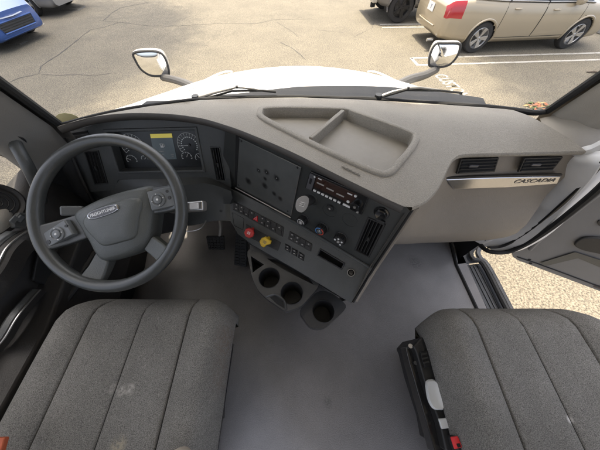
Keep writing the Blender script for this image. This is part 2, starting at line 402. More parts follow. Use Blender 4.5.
def car(name, label, cat, M, paint, spec, rim='alloy', tail=True, front=False):
    loc = M.to_translation(); root = thing(name, label, cat, loc, 'cars parked in the lot')
    X0, X1, WB, H, HW, ZS, wr = [spec[k] for k in ('rear','front','wb','h','hw','sill','wr')]
    belt, hw = spec['belt'], spec['plan']
    NX = 120; xs = [X0+(X1-X0)*i/(NX-1) for i in range(NX)]
    ts = [0, .5, .84, .93, .975, .99, 1.0, 1.0, .995, .985, .97, .945, .91, .80, .45, 0]
    def sect(x):
        wq = HW*interp(x, hw); zb = interp(x, belt); zs = ZS+interp(x, spec['lift'])
        hs = [0, 0, .0, .05, .12, .22, .34, .46, .58, .70, .82, .91, .975, 1.0, 1.02, 1.03]
        return [V((x, -wq*t, zs+(zb-zs)*h)) for t, h in zip(ts, hs)]
    axl = (-WB/2, WB/2); ra = wr*1.14
    groups = {}
    for side in (1, -1):
        rows = []
        for x in xs:
            row = [V((p.x, p.y*side, p.z)) for p in sect(x)]
            for p in row[2:13]:
                for ax in axl:
                    dx, dz = p.x-ax, p.z-wr; dd = math.hypot(dx, dz)
                    if ra*.93 < dd < ra*1.10 and p.z > wr*.5: k = ra/dd; p.x = ax+dx*k; p.z = wr+dz*k
            rows.append(row)
        for i in range(NX-1):
            for j in range(15):
                q = [rows[i][j], rows[i+1][j], rows[i+1][j+1], rows[i][j+1]]
                c = sum(q, V())/4; hit = False
                for ax in axl:
                    if math.hypot(c.x-ax, c.z-wr) < ra*.985 and abs(c.y) > HW*.55: hit = True
                if hit: continue
                key = ('body', 0)
                zb = interp(c.x, belt)
                for nm, a, b in spec['doors']:
                    if a < c.x < b and ZS+.12 < c.z < zb-.01 and abs(c.y) > HW*.8: key = ('door', (nm, side))
                if c.x < X0+.42 and c.z < .66: key = ('rear_bumper', 0)
                if c.x > X1-.42 and c.z < .62: key = ('front_bumper', 0)
                if tail and c.x < X0+.40 and .72 < c.z < zb-.03 and abs(c.y) > HW*.52: key = ('tail_light', side)
                if front and c.x > X1-.40 and .60 < c.z < zb-.02 and abs(c.y) > HW*.5: key = ('headlight', side)
                groups.setdefault(key, []).append(q)
        if True:
            pass
    # end caps
    for xe, key in ((X0, 'rear_bumper'), (X1, 'front_bumper')):
        s = sect(xe)
        for a, b in zip(s, s[1:]):
            qq = [a, b, V((b.x, -b.y, b.z)), V((a.x, -a.y, a.z))]
            groups.setdefault((key if (a.z+b.z)/2 < .64 else 'body', 0), []).append(qq)
    doors = []
    for (nm, sub), qs in groups.items():
        m = MB(M); idx = {}
        for q in qs:
            ids = []
            for p in q:
                k = (round(p.x, 4), round(p.y, 4), round(p.z, 4))
                if k not in idx: idx[k] = len(m.v); m.v.append(p.copy())
                if idx[k] not in ids: ids.append(idx[k])
            if len(ids) > 2: m.f.append(tuple(ids))
        mm = {'tail_light': 'tail_red', 'headlight': 'lamp_clear'}.get(nm, paint)
        o = m.build(nm, mm, root, ang=50)
        if nm == 'door': doors.append((o, sub))
    def side_pt(x, z, side, off):
        s = sect(x); z0 = None
        for a, b in zip(s[2:], s[3:]):
            if a.z <= z <= b.z+1e-6:
                t = (z-a.z)/max(1e-6, b.z-a.z); y = lerp(a.y, b.y, t); return V((x, (y-off)*side, z))
        return V((x, (s[6].y-off)*side, z))
    for o, (nm, side) in doors:
        a, b = [(a, b) for n_, a, b in spec['doors'] if n_ == nm][0]
        zt = lambda x: interp(x, belt)-.02
        path = [side_pt(a, ZS+.13+(zt(a)-ZS-.13)*k/8, side, .0) for k in range(9)] + [side_pt(lerp(a, b, k/8), zt(lerp(a, b, k/8)), side, 0) for k in range(1, 9)] + \
               [side_pt(b, zt(b)-(zt(b)-ZS-.13)*k/8, side, 0) for k in range(1, 9)] + [side_pt(lerp(b, a, k/8), ZS+.13, side, 0) for k in range(1, 8)]
        MB(M).tube(path, .006, 5, True).build('door_seam', 'well_black', o)
        hx = a+.20; hz = zt(a)-.11
        h = [side_pt(hx+k*.045, hz, side, .012+.022*math.sin(math.pi*k/4)) for k in range(5)]
        MB(M).tube(h, [.010,.017,.019,.017,.010], 8).build('handle', paint, o)
    m = MB(M)
    for ax in axl:
        for side in (1, -1):
            yw = HW*.965*side
            pts = [V((ax+ra*math.cos(a), 0, wr+ra*math.sin(a))) for a in [R(-14+208*k/28) for k in range(29)]]
            pts = [side_pt(p.x, max(p.z, ZS+.01), side, .002) if p.z > ZS else V((p.x, -HW*.93*side, p.z)) for p in pts]
            MB(M).tube(pts, .024, 6).build('wheel_arch', paint, root)
            inn = [V((p.x, p.y*.62, p.z)) for p in pts]
            MB(M).sheet([pts, inn]).build('wheel_well', 'well_black', root)
            wheel(M, root, ax, -(HW-.125)*side, wr, .21, -side, rim)
    MB(M).box((0, 0, ZS+.10), (WB-2*ra+.3, HW*1.6, .10)).build('underbody', 'well_black', root)
    MB(M).box((0, 0, .52), (WB*.9, HW*1.05, .5)).build('cabin_floor', 'well_black', root)
    # greenhouse
    gx = spec['glass']        # rear base, rear roof, front roof, front base
    rows = {}
    def gsec(x):
        zb = interp(x, belt)-.01
        zr = interp(x, [(gx[0], zb), (gx[1], H-.03), ((gx[1]+gx[2])/2, H), (gx[2], H-.04), (gx[3], zb)])
        k = (zr-zb)/(H-.9); wb = HW*.90*interp(x, hw); wt = lerp(wb*.97, HW*.66, max(0, min(1, k)))
        return [V((x, wb, zb)), V((x, lerp(wb, wt, .5)+.015, lerp(zb, zr, .5))), V((x, wt, zr-.04*k)), V((x, wt*.9, zr)), V((x, wt*.4, zr+.015*k))]
    n = 48; gl, rf = MB(M), MB(M)
    for side in (1, -1):
        rr = [[V((p.x, p.y*side, p.z)) for p in gsec(gx[0]+(gx[3]-gx[0])*i/n)] for i in range(n+1)]
        gl.sheet([r[:3] for r in rr]); rf.sheet([r[2:]+[V((r[4].x, 0, r[4].z+.004))] for r in rr])
    rf.build('roof', paint, root, ang=60); gw = gl.build('side_windows', 'car_glass', root, ang=60)
    for xp in spec['pillars']:
        for side in (1, -1):
            s = [V((p.x, p.y*side*1.006, p.z)) for p in gsec(xp)[:3]]
            MB(M).tube(s, .028, 6).build('pillar', 'black_trim', root)
    for side in (1, -1):
        q = [V((p.x, p.y*side*1.008, p.z+.012)) for p in [gsec(gx[0]+.05+(gx[3]-gx[0]-.1)*i/20)[0] for i in range(21)]]
        MB(M).tube(q, .014, 6).build('window_trim', 'satin_silver', root)
        c = side_pt(gx[3]-.55, interp(gx[3]-.55, belt)-.03, side, .09)
        m = MB(M).lathe(c+V((.05,0,.07)), (-1,0,0), [(.02,-.02),(.07,.0),(.085,.06),(.08,.13),(.06,.135)], 14); m.build('door_mirror', paint, root)
    return root, sect
fus = dict(rear=-2.50, front=2.33, wb=2.73, h=1.45, hw=.915, sill=.20, wr=.325,
    belt=[(-2.50,.93),(-2.40,1.03),(-1.9,1.06),(-1.2,1.01),(0,.97),(1.1,.95),(1.7,.90),(2.1,.80),(2.33,.66)],
    plan=[(-2.50,.80),(-2.46,.86),(-2.38,.91),(-2.1,.95),(-1.4,.985),(0,1),(1.3,.985),(1.8,.95),(2.1,.88),(2.25,.78),(2.33,.66)],
    lift=[(-2.50,.24),(-2.44,.12),(-2.1,.06),(-1.6,0),(1.8,0),(2.2,.03),(2.33,.12)],
    doors=[('r',-1.02,.02),('f',.03,1.12)], glass=(-1.95,-1.05,.25,1.35), pillars=(-1.0,.02,.95))
a, b = G(469,52), G(560,48); ctr = (a+b)/2; ang = math.atan2(b.y-a.y, b.x-a.x)
nrm = V((-math.sin(ang), math.cos(ang), 0)); ctr = ctr+nrm*.80
M1 = Matrix.Translation(ctr) @ Matrix.Rotation(ang, 4, 'Z')
sedan, sct = car('parked_sedan', 'gold sedan parked across from the truck, red tail light, silver wheels', 'car', M1, 'car_gold', fus)
fr_ = Frame(M1 @ V((-2.505, 0, .80)), M1.to_3x3() @ V((0,-1,0)), (0,0,1), M1.to_3x3() @ V((-1,0,0)))
pl = MB().box(fr_.p(0,-.02,.012), (.32,.16,.012), fr_).build('licence_plate', 'plate_white', sedan, bevel=.004)
text_mesh('7', fr_, .02, -.02, .11, .002, 'plate_number', 'plate_ink', pl, n=.02)
MB(M1).cyl((-2.44,-.55,.24), (-2.60,-.55,.235), .035).build('exhaust_tip', 'satin_silver', sedan)
MB(M1).tube([(-2.515,-.45,.50),(-2.53,0,.50),(-2.515,.45,.50)], .016, 6).build('bumper_crease', 'car_gold', sedan)
suv = dict(rear=-2.25, front=2.4, wb=2.9, h=1.85, hw=.95, sill=.36, wr=.39,
    belt=[(-2.25,1.12),(-2.1,1.15),(0,1.14),(1.3,1.12),(2.0,1.06),(2.4,.85)], plan=[(-2.25,.86),(-2.15,.95),(-1.8,.99),(1.6,1),(2.1,.95),(2.4,.78)],
    lift=[(-2.25,.16),(-2.1,.06),(-1.8,0),(2.0,0),(2.4,.12)], doors=[('r',-.95,.1),('f',.12,1.2)], glass=(-2.18,-1.95,.6,1.3), pillars=(-1.6,-.95,.1,1.0))
c = G(393,21.5); M2 = Matrix.Translation(c+V((1.45,.84,0))) @ Matrix.Rotation(R(5), 4, 'Z')
suvr, _ = car('parked_pickup', 'grey truck with black wheels parked beyond the gold sedan', 'car', M2, 'car_dark', suv, 'alloy_black', tail=False)
MB(M2).box((-2.34,0,.56), (.16,1.7,.15)).build('step_bumper', 'alloy', suvr, bevel=.03)
MB(M2).box((-2.30,-.55,.40), (.14,.10,.12)).build('tow_hook', 'well_black', suvr, bevel=.01)
blu = dict(fus); blu.update(rear=-2.3, front=2.2, plan=[(-2.3,.8),(-2.0,.95),(-1.2,1),(1.2,1),(1.7,.97),(2.0,.93),(2.12,.88),(2.2,.80)],
    belt=[(-2.3,.95),(-1.9,1.02),(0,.98),(1.1,.97),(1.7,.93),(2.0,.84),(2.2,.70)], lift=[(-2.3,.2),(-1.6,0),(1.8,0),(2.1,.0),(2.2,.05)])
c = P(33,21,z=GZ+.24)
M3 = Matrix.Translation(V((c.x-1.72, c.y-.72, GZ))) @ Matrix.Rotation(R(-8), 4, 'Z')
blue, _ = car('parked_hatchback', 'blue car at the left with dark mesh grille and chrome strip', 'car', M3, 'car_blue', blu, tail=False, front=True)
for z0, z1, hwid, nm in ((.34,.54,.50,'lower_grille'),):
    MB(M3).prism([V((2.19,-hwid,z0)),V((2.19,hwid,z0)),V((2.17,hwid*1.12,z1)),V((2.17,-hwid*1.12,z1))], (.03,0,0)).build(nm, 'mesh_grille', blue, bevel=.01)
    for k in range(4): MB(M3).box((2.222,0,z0+.03+k*.045), (.012,hwid*2.0,.012)).build('grille_bar', 'black_trim', blue)
    MB(M3).tube([V((2.215,-hwid,z0)),V((2.215,hwid,z0)),V((2.20,hwid*1.12,z1)),V((2.20,-hwid*1.12,z1))], .018, 6, True).build('grille_surround', 'car_blue', blue)
MB(M3).tube([V((2.14,-.62,.61)),V((2.235,0,.60)),V((2.14,.62,.61))], .022, 6).build('chrome_strip', 'chrome', blue)
c = G(43,15.0)
M4 = Matrix.Translation(V((c.x-1.365, c.y+.80, GZ))) @ Matrix.Rotation(R(-6), 4, 'Z')
car('parked_saloon', 'silver car with grey alloy wheel beyond the blue car', 'car', M4, 'car_silver', dict(blu, front=2.3), tail=False)
# concrete kerb by the sedan's nose
k0, k1 = G(597,40), G(610,60)
m = MB(); n_ = 6
for i in range(n_):
    p = lerp(G(588,30), G(640,42), i/(n_-1))
    q = lerp(G(588,30), G(640,42), (i+.96)/(n_-1)); dd = (q-p); nn = V((-dd.y, dd.x, 0)).normalized()*.16
    o = MB().prism([p-nn, q-nn, q+nn, p+nn], (0,0,.14)).build('kerb', 'concrete', None if i == 0 else kerb, bevel=.02)
    if i == 0: kerb = struct(o, 'concrete kerb beyond the gold sedan')
    else: o.name = 'kerb_stone'
# ---------------------------------------------------------------- trees that shade both sides of the lot (crowns above the frame)
def tree(label, cxy, base, h, crad, n, ls):
    t = thing('shade_tree', label, 'tree', base, 'shade trees around the lot')
    m = MB(); top = lerp(base, V((cxy.x, cxy.y, GZ+h)), .85); m.tube(smooth([base, base+V((.1,0,h*.3)), lerp(base, V((cxy.x, cxy.y, GZ+h)), .3)+V((0,0,h*.25)), top], 5), [.30-.014*i for i in range(16)], 10)
    cen = V((cxy.x, cxy.y, GZ+h)); limbs = []
    for k in range(9):
        a = k*2.4; e = cen+V((math.cos(a)*crad*.75, math.sin(a)*crad*.75, random.uniform(-.8, 1.4))); s0 = base+V((.1,.05,h*random.uniform(.4,.7)))
        m.tube(smooth([s0, lerp(s0, e, .5)+V((0,0,.5)), e], 4), [.08-.008*i for i in range(9)], 6); limbs.append(e)
    m.build('trunk', 'bark', t)
    cl = [(cen+V((random.gauss(0,.45), random.gauss(0,.45), random.gauss(0,.25)))*1, 1) for _ in range(1)]
    lm = MB(); clumps = []
    for k in range(260):
        a = random.uniform(0, 6.28); r = crad*math.sqrt(random.random()); clumps.append((cen+V((r*math.cos(a), r*math.sin(a), random.uniform(-1.3,1.6)*(1-.4*r/crad))), random.uniform(.8,1.3)))
    for _ in range(n):
        c, r = random.choice(clumps); d = V((random.gauss(0,1), random.gauss(0,1), random.gauss(0,.8)))*r*.5; p = c+d
        s = ls*random.uniform(.6,1.4); q = Matrix.Rotation(random.uniform(0,6.28), 3, V((random.gauss(0,1), random.gauss(0,1), random.gauss(0,1))).normalized())
        X, Y = q @ V((s,0,0)), q @ V((0,s*.55,0)); lm.add([p-X, p-Y, p+X, p+Y], [(0,1,2,3)])
    lm.build('crown', 'tree_leaf', t, flat=True)
def shade(x, y, h): return V((x, y, GZ)) + V((SUN.x/SUN.z*h, SUN.y/SUN.z*h, 0))
TREES = True
if TREES:
    tree('tall tree out of view shading the left of the lot', shade(-8.4, 8.0, 20), V((-13.0, 15.0, GZ)), 20, 4.7, 58000, .075)
    tree('tall tree out of view shading the gold sedan', shade(9.4, 5.4, 20), V((9.5, 14.5, GZ)), 20, 4.5, 54000, .075)
    tree('tall tree out of view shading the near left of the lot', shade(-9.0, 2.6, 20), V((-17.0, 6.0, GZ)), 20, 4.6, 52000, .075)
# ================================================================ THE TRUCK: OUTSIDE
def fz(x, y):                             # height of the dash top
    return .845 - .025*sstep(x, .25, .52) - .05*sstep(y, .68, .92) - .02*sstep(-x, .55, .9)
def Pf(px, py, dz=0):
    z = .83
    for _ in range(6): q = P(px, py, z=z+dz); z = fz(q.x, q.y)
    return P(px, py, z=z+dz)
def hood_drop(x, y):
    b = interp(y, [(1.0,.492),(1.2,.535),(1.4,.59),(1.6,.64),(1.8,.695),(2.0,.755),(2.2,.828),(2.35,.90),(2.5,1.0),(2.62,1.13),(2.70,1.30),(2.74,1.5),(2.75,1.75),(2.72,1.95)])
    return b
hood = thing('truck_hood', 'glossy white truck hood stretching out beyond the windshield', 'hood', (0,1.9,GZ))
rows = []
ys = [1.09+.05*i*.968 for i in range(29)]+[2.47,2.5,2.53,2.56,2.59,2.62,2.65,2.68,2.70,2.72,2.735,2.745,2.75,2.745,2.73,2.72]
for k, y in enumerate(ys):
    row = []; kk = max(0, k-36)
    yy = y if k < 42 else y
    base = interp(k, [(i, hood_drop(0, ys[i])) for i in range(42)]+[(42,1.75),(43,1.85),(44,1.95)]) if k >= 37 else hood_drop(0, y)
    hwid = interp(y, [(1.0,1.10),(1.6,1.12),(2.0,1.10),(2.3,1.03),(2.55,.90),(2.75,.72)])
    for i in range(41):
        s = -1+i/20; a = abs(s); x = s*hwid*1.08
        if a <= .86: xx = a/.86*hwid*.93; dz = .105*xx*xx
        else:
            t = (a-.86)/.14; xx = hwid*(.93+.07*math.sin(t*1.35)/math.sin(1.35)); dz = .105*(hwid*.93)**2+.75*(1-math.cos(t*1.5))*min(1, max(.2, 1.6-base)) 
        row.append(V((math.copysign(xx, s), y - .16*(xx/1.1)**2*(1 if y > 1.8 else (y-1.0)/.8), CAM.z-base-dz)))
    rows.append(row)
MB().sheet(rows).build('hood_panel', 'truck_white', hood, ang=50, solid=.006)
for s in (-1, 1):
    MB().tube([V((s*.62, 1.15+.1*i, CAM.z-hood_drop(0,1.15+.1*i)-.105*.62**2+.001)) for i in range(12)], .006, 6).build('hood_crease', 'truck_white', hood)
    MB().box((s*1.12, 2.0, GZ+.42), (.28, 1.0, .84)).build('fender_inner', 'well_black', hood, bevel=.05)
# cowl between hood and glass
cl = [(586,151),(572,140),(550,127),(530,116),(512,109.5),(480,107),(420,103),(360,99.5),(300,97.5),(250,98),(200,100),(150,106),(110,113),(80,120),(60,125.5)]
back = [Pf(*q) for q in cl]               # rear edge of the dash = foot of the glass, right to left
wpx = [(551,113),(540,114),(525,112),(505,109.5),(480,107),(420,103),(360,99.5),(300,97.5),(250,98),(200,100),(150,106),(110,113),(80,120),(60,125.5),(54,126)]
wl = smooth([Pf(*q)+V((0,.018,-.004)) for q in wpx], 4)
wc = [q for q in wl if -.62 < q.x < .80]
m = MB(); m.sheet([[q+V((0,-.03,-.03)) for q in wc], [q+V((0,.012,-.012)) for q in wc], [V((q.x*1.02, lerp(q.y, .96, .5)+.03, q.z-.018-.03*max(0,-q.x))) for q in wc], [V((q.x*1.08, max(q.y+.10, 1.10-.10*q.x*q.x), max(.60,.752+.016*sstep(q.x,-.1,.5)-.06*q.x*q.x-.08*max(0,-q.x)))) for q in wc]])
cowl = tag(m.build('cowl_panel', 'cowl_black', solid=.006), 'black plastic cowl strip between the hood and windshield foot', 'cowl')
for k in range(9):
    x = .12+.075*k
    MB().box((x, .985-.10*x*x, .768-.07*x*x), (.055,.05,.004)).build('intake_slot', 'deep_black', cowl)
MB().sheet([[q+V((0,.004,-.03)) for q in wl], [V((q.x, max(q.y, .86), q.z-.07)) for q in wl], [V((q.x, .90, .45)) for q in wl], [V((q.x, 1.0, .40)) for q in wl]]).build('bulkhead', 'deep_black', cowl)
# windshield
DIRW = V((0,-.40,.90))
def wtop(q): return V((q.x*.94, .70+(q.y-.86)*.35-.20, 1.66))
grid = [[lerp(q, wtop(q), k/8) for q in wl] for k in range(9)]
ws = thing('windshield', 'clear curved windshield pane rising from the dash edge', 'windshield', (0,.87,.80))
MB().sheet(grid).build('pane', 'windshield_glass', ws)
rt = [r[0] for r in grid]; lt = [r[-1] for r in grid]
MB().tube(rt[::-1]+[q+V((0,.004,-.004)) for q in wl]+lt, [.012]*9+[.010 if q.x > .2 else .007 for q in wl]+[.012]*9, 8).build('rubber_seal', 'rubber', ws)
MB().tube(grid[-1], .02, 8).build('header_seal', 'rubber', ws)
st = lerp(P(68,119,z=.80), CAM, .035)
MB().prism([st+V((.026*math.cos(a)*1.6, .006*math.sin(a), .018*math.sin(a))) for a in [i*.524 for i in range(12)]], (0,.0012,0)).build('sticker', 'sticker_yellow', ws, flat=True)
# wipers
def wiper(label, pts, blade, yb):
    t = thing('wiper', label, 'wiper', P(*pts[0], y=yb), 'windshield wipers')
    q = [P(x, y, y=yb+.02*i/len(pts)) for i, (x, y) in enumerate(pts)]
    MB().tube(q, [.007]+[.005]*(len(q)-2)+[.003], 8).build('arm', 'steel_arm', t)
    MB().cyl(q[0]+V((0,0,-.015)), q[0]+V((0,0,.012)), .018, .014).build('pivot', 'black_trim', t)
    e = [P(x, y, y=yb+.012) for x, y in blade]
    MB().tube(e, .0045, 8).build('blade', 'rubber', t)
    mid = lerp(e[0], e[-1], .5)
    MB().box(q[len(q)//2], (.012,.010,.010)).build('clip', 'black_trim', t, bevel=.003)
wiper('left wiper arm lying at the foot of the windshield, driver side', [(196,98.5),(214,93),(237,87),(252,88.5),(266,91)], [(200,100),(232,91),(262,90.5),(276,92)], .93)
wiper('right wiper arm lying at the foot of the windshield, passenger side', [(378,97.5),(392,92),(408,88.2),(420,87.6),(440,90)], [(384,96.5),(406,90),(440,90.5),(462,93)], .93)
# hood mirrors
def hood_mirror(label, outline, depth, arm, arm_r, nrm):
    c = sum((P(x, y, y=depth) for x, y in outline), V())/len(outline)
    fr = Frame(c, V((0,0,1)).cross(V(nrm)), V(nrm).cross(V((0,0,1)).cross(V(nrm))), V(nrm))
    lp = smooth([fr.at(x, y) for x, y in outline], 5, True)
    t = thing('hood_mirror', label, 'mirror', P(*arm[0], y=depth-.25), 'hood mirrors')
    cc = sum(lp, V())/len(lp); z = fr.z
    MB().loft([[cc+(p-cc)*1.03+z*.006 for p in lp], [cc+(p-cc)*1.08-z*.012 for p in lp], [cc+(p-cc)*1.03-z*.06 for p in lp], [cc+(p-cc)*.70-z*.11 for p in lp], [cc+(p-cc)*.25-z*.13 for p in lp]]).build('housing', 'mirror_back', t, ang=60)
    MB().tube([cc+(p-cc)*1.0+z*.004 for p in lp], .010, 6, True).build('bezel', 'rubber', t)
    rows_ = []
    for k in range(7):
        f = k/6; rows_.append([cc+(p-cc)*.97*max(f, .001)+z*(.006+.010*(1-f*f)) for p in lp])
    MB().loft(rows_, True, False).build('mirror_face', 'mirror_glass', t, ang=180)
    a = [P(x, y, y=depth-.02-.16*i) for i, (x, y) in enumerate(arm[:2])][::-1]
    a = [P(*arm[2], y=depth+.03)]+[P(x, y, y=depth-.03-.12*(i+1)) for i, (x, y) in enumerate(arm[:2]+arm[3:])]
    MB().tube(smooth(a, 5), arm_r, 10).build('arm', 'mirror_arm', t)
hood_mirror('left hood mirror on its ribbed arm over the white fender', [(134,53),(148,51),(160,52.5),(166,60),(169,72),(166,75),(152,75.5),(142,70),(136,61)], 2.2, [(175,80),(190,85),(163,77.5),(204,92)], .030, V((.20,-.98,.02)).normalized())
hood_mirror('right hood mirror on its arm, reflecting the lot', [(429,62),(431,52),(436,44),(444,43.3),(458,43.5),(460,47),(457,56),(450,64),(442,66.5),(431,66)], 2.2, [(424,75.5),(408,80),(436,69.5),(392,88)], .032, V((-.20,-.98,.0)).normalized())

# ================================================================ CAB SHELL
fl = MB(); fl.add([(-1.02,-1.6,0),(1.0,-1.6,0),(1.03,.1,0),(1.03,.72,0),(.9,1.05,0),(-.9,1.05,0),(-1.02,.7,0)], [(0,1,2,3,4,5,6)])
floor = struct(fl.build('floor', 'floor_rubber', solid=.03), 'dark grey rubber cab floor between the seats')
MB().sheet([[V((-1.0,.99,-.0)), V((1.02,.99,-.0))], [V((-1.0,1.0,.62)), V((1.02,1.0,.62))]]).build('firewall', 'deep_black', floor)
roof = struct(MB().add([(-1.04,-1.05,1.80),(1.04,-1.05,1.80),(1.04,.50,1.71),(-1.04,.50,1.71)], [(0,1,2,3)]).build('ceiling', 'headliner', solid=.08, off=1), 'cab roof lining')
MB().prism([V((-1.06,.42,1.76)),V((-1.06,1.12,1.655)),V((-1.06,1.12,1.63)),V((-1.06,.42,1.66))], (2.12,0,0)).build('added_sun_visor', 'truck_white', roof, bevel=.006)  # unseen visor, added to keep direct sun out of the cab
side_l = struct(MB().box((-1.06,-1.0,.25), (.05,.6,.9)).build('wall_left', 'headliner'), 'cab side wall behind the driver door')
MB().box((-1.09,-.2,-.32), (.06,2.6,.66)).build('cab_skin', 'truck_white', side_l)
side_r = struct(MB().box((1.06,-1.0,.25), (.05,.6,.9)).build('wall_right', 'headliner'), 'cab side wall behind the passenger door')
MB().box((1.10,-1.25,-.32), (.06,.9,.66)).build('cab_skin', 'truck_white', side_r)
for s, sd in ((-1, side_l), (1, side_r)):
    MB().prism([V((s*1.03,-.66,.0)),V((s*1.03,-.82,.0)),V((s*1.0,-.86,1.74)),V((s*1.0,-.70,1.74))], (s*.07,0,0)).build('door_post', 'pillar_trim', sd)
    MB().box((s*1.045,-.1,1.70), (.07,1.6,.14)).build('roof_rail', 'headliner', sd)
# pillars
def pillar(name, label, edge, sgn, shade_m, n=7):
    e = edge[:n]                          # glass edge, bottom to top
    o1 = [q+V((sgn*.012,-.016,0)) for q in e]; o2 = [q+V((sgn*.045,-.07,-.02)) for q in e]; o3 = [q+V((sgn*.07,-.125,-.03)) for q in e]; o4 = [q+V((sgn*.13,-.125,-.03)) for q in e]; o5 = [q+V((sgn*.13,.0,0)) for q in e]
    rows_ = [o1, [lerp(a, b, .5)+V((-sgn*.012,-.004,.004)) for a, b in zip(o1, o2)], o2, [lerp(a, b, .5)+V((-sgn*.006,-.004,0)) for a, b in zip(o2, o3)], o3, o4, o5, [q+V((sgn*.06,.03,.0)) for q in e], [q+V((sgn*.0,.016,.0)) for q in e]]
    p = struct(MB().sheet(rows_).build(name, shade_m, ang=60), label)
    return p, o1, o2, o3
edge_l = [lt[0]+V((-.02,.01,-.08)), lt[0]]+lt[1:]; edge_r = [rt[0]+V((.02,.01,-.08)), rt[0]]+rt[1:]
pil_l, l1, l2, l3 = pillar('pillar_left', 'windshield pillar at the driver side, its shade painted in as grey trim', edge_l, -1, 'pillar_trim_shaded', 9)
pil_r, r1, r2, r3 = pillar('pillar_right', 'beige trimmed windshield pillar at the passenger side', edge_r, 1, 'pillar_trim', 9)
# ================================================================ DASHBOARD
dash = thing('dashboard', 'grey and black wraparound truck dashboard with angled centre stack', 'dashboard', (0,.7,.3))
lipd = [(57,127),(75,121),(92,117),(115,114),(140,113),(170,114),(200,118),(222,124),(245,132),(290,151),(340,176),(385,198),(404,206.5)]
lipp = [(412,207),(420,204),(428,199),(436,190),(443,178),(449,165),(455,157.5),(466,154),(500,153),(540,152),(575,151),(586,151)]
LD = smooth([Pf(*q) for q in lipd], 4); LP = smooth([Pf(*q) for q in lipp], 4)
lip = LD+LP
# tray opening in the dash top
tr_out = [(260,112),(264,108.5),(290,107.5),(344,109),(354,111.8),(380,121),(407,131),(415.5,136.5),(413.5,146),(396.5,167),(388,173.8),(375,172.3),(330,153),(290,133),(262,118)]
TO = smooth([Pf(*q) for q in tr_out], 3, True)
top = MB().holed([V((q.x, q.y, 0)) for q in lip+back[1:]], [[V((q.x, q.y, 0)) for q in TO]], grid=.05, zf=fz)
dtop = top.build('dash_top', 'dash_top', dash, ang=80)
# raised rim round the tray, and the two wells
cT = sum(TO, V())/len(TO)
def inset(loop, d, dz):
    n = len(loop); out = []; sgA = sum(loop[i-1].x*loop[i].y-loop[i].x*loop[i-1].y for i in range(n))
    for i, q in enumerate(loop):
        t = (loop[(i+1) % n]-loop[i-1]); t.z = 0; t.normalize(); nn = V((-t.y, t.x, 0))
        if sgA < 0: nn = -nn
        out.append(q+nn*d+V((0,0,dz)))
    return out
MB().loft([inset(TO, -.011, -.020), inset(TO, -.0085, .003), inset(TO, -.0065, .0055), inset(TO, .009, .006), inset(TO, .0108, .004), inset(TO, .012, -.036)], True, False).build('tray_rim', 'dash_top', dtop, ang=70)
MB().holed([V((q.x, q.y, 0)) for q in inset(TO, .004, 0)], [], zf=lambda x, y: fz(x, y)-.033).build('tray_floor', 'tray_smooth', dtop, ang=80)
a, b = Pf(343,111), Pf(310.5,138.5); nn = V(((b-a).y, -(b-a).x, 0)).normalized()*.007
dd = (b-a).normalized()
MB().prism([a-nn-V((0,0,.036)), b-nn-V((0,0,.036)), b+nn-V((0,0,.036)), a+nn-V((0,0,.036))], (0,0,.0405)).build('tray_divider', 'dash_top', dtop, bevel=.003)
for k in range(5):                                        # finger ridges on the front edge of the top
    x, y = 343.5+3.6*k, 167+1.75*k
    a, b = Pf(x-1.6, y-.9, .001), Pf(x+2.2, y+2.0, .001)
    MB().tube([a, lerp(a, b, .5)+V((0,0,.003)), b], [.001,.0026,.001], 6).build('finger_ridge', 'dash_top', dtop)
# front lip: rounded nose and dark return
def nose(crv, outd, h, name, m2, nb=.045):
    rows = []
    for i, q in enumerate(crv):
        t = crv[min(i+1, len(crv)-1)]-crv[max(i-1, 0)]; t.z = 0; t.normalize(); n = V((t.y, -t.x, 0))
        rows.append([q, q+n*outd*.6+V((0,0,-h*.12)), q+n*outd+V((0,0,-h*.4)), q+n*outd*.8+V((0,0,-h*.75)), q+n*outd*.2+V((0,0,-h)), q-n*nb+V((0,0,-h*1.05)), q-n*(nb+.01)+V((0,0,-h*.9))])
    return MB().sheet(rows).build(name, m2, dash, ang=70)
nose(LD, .007, .024, 'lip_edge', 'lip_dark')
nose(LP, .004, .014, 'lip_edge', 'dash_top', .05)

# ---- frames of the panels
A = V((-.206,.626,.835)); B = V((.256,.309,.835))
ex = (B-A).normalized(); n0 = V((ex.y, -ex.x, 0)); n0 = n0 if n0.y < 0 else -n0
th = R(8); SF = Frame(A-n0*.03, ex, V((0,0,1))*math.cos(th)-n0*math.sin(th), n0*math.cos(th)+V((0,0,1))*math.sin(th))
def crease(x, y): return SF.at(x, y)
Cc, Dd, Ee = SF.at(372,268), P(350,303,z=.45), P(250,243,z=.45)
LF = plane3(Ee, Dd, Cc)
CF = Frame((-.45,.735,.745), (1,0,0), V((0,.38,.925)))      # cluster plane
def poly(fr, pts, n0_, n1, name, m, par, bevel=.003, sm=0, **k):
    l = [fr.px(x, y) for x, y in pts]
    lp = [fr.p(a, b, n0_) for a, b in l]
    if sm: lp = smooth(lp, sm, True)
    return MB().prism(lp, fr.z*(n1-n0_)).build(name, m, par, bevel=bevel, **k)
def quadpt(fr, q, u, v, n):                     # q: TL TR BR BL pixels
    c = [fr.px(*p) for p in q]
    f = lambda k: (c[0][k]*(1-u)+c[1][k]*u)*(1-v)+(c[3][k]*(1-u)+c[2][k]*u)*v
    return fr.p(f(0), f(1), n)
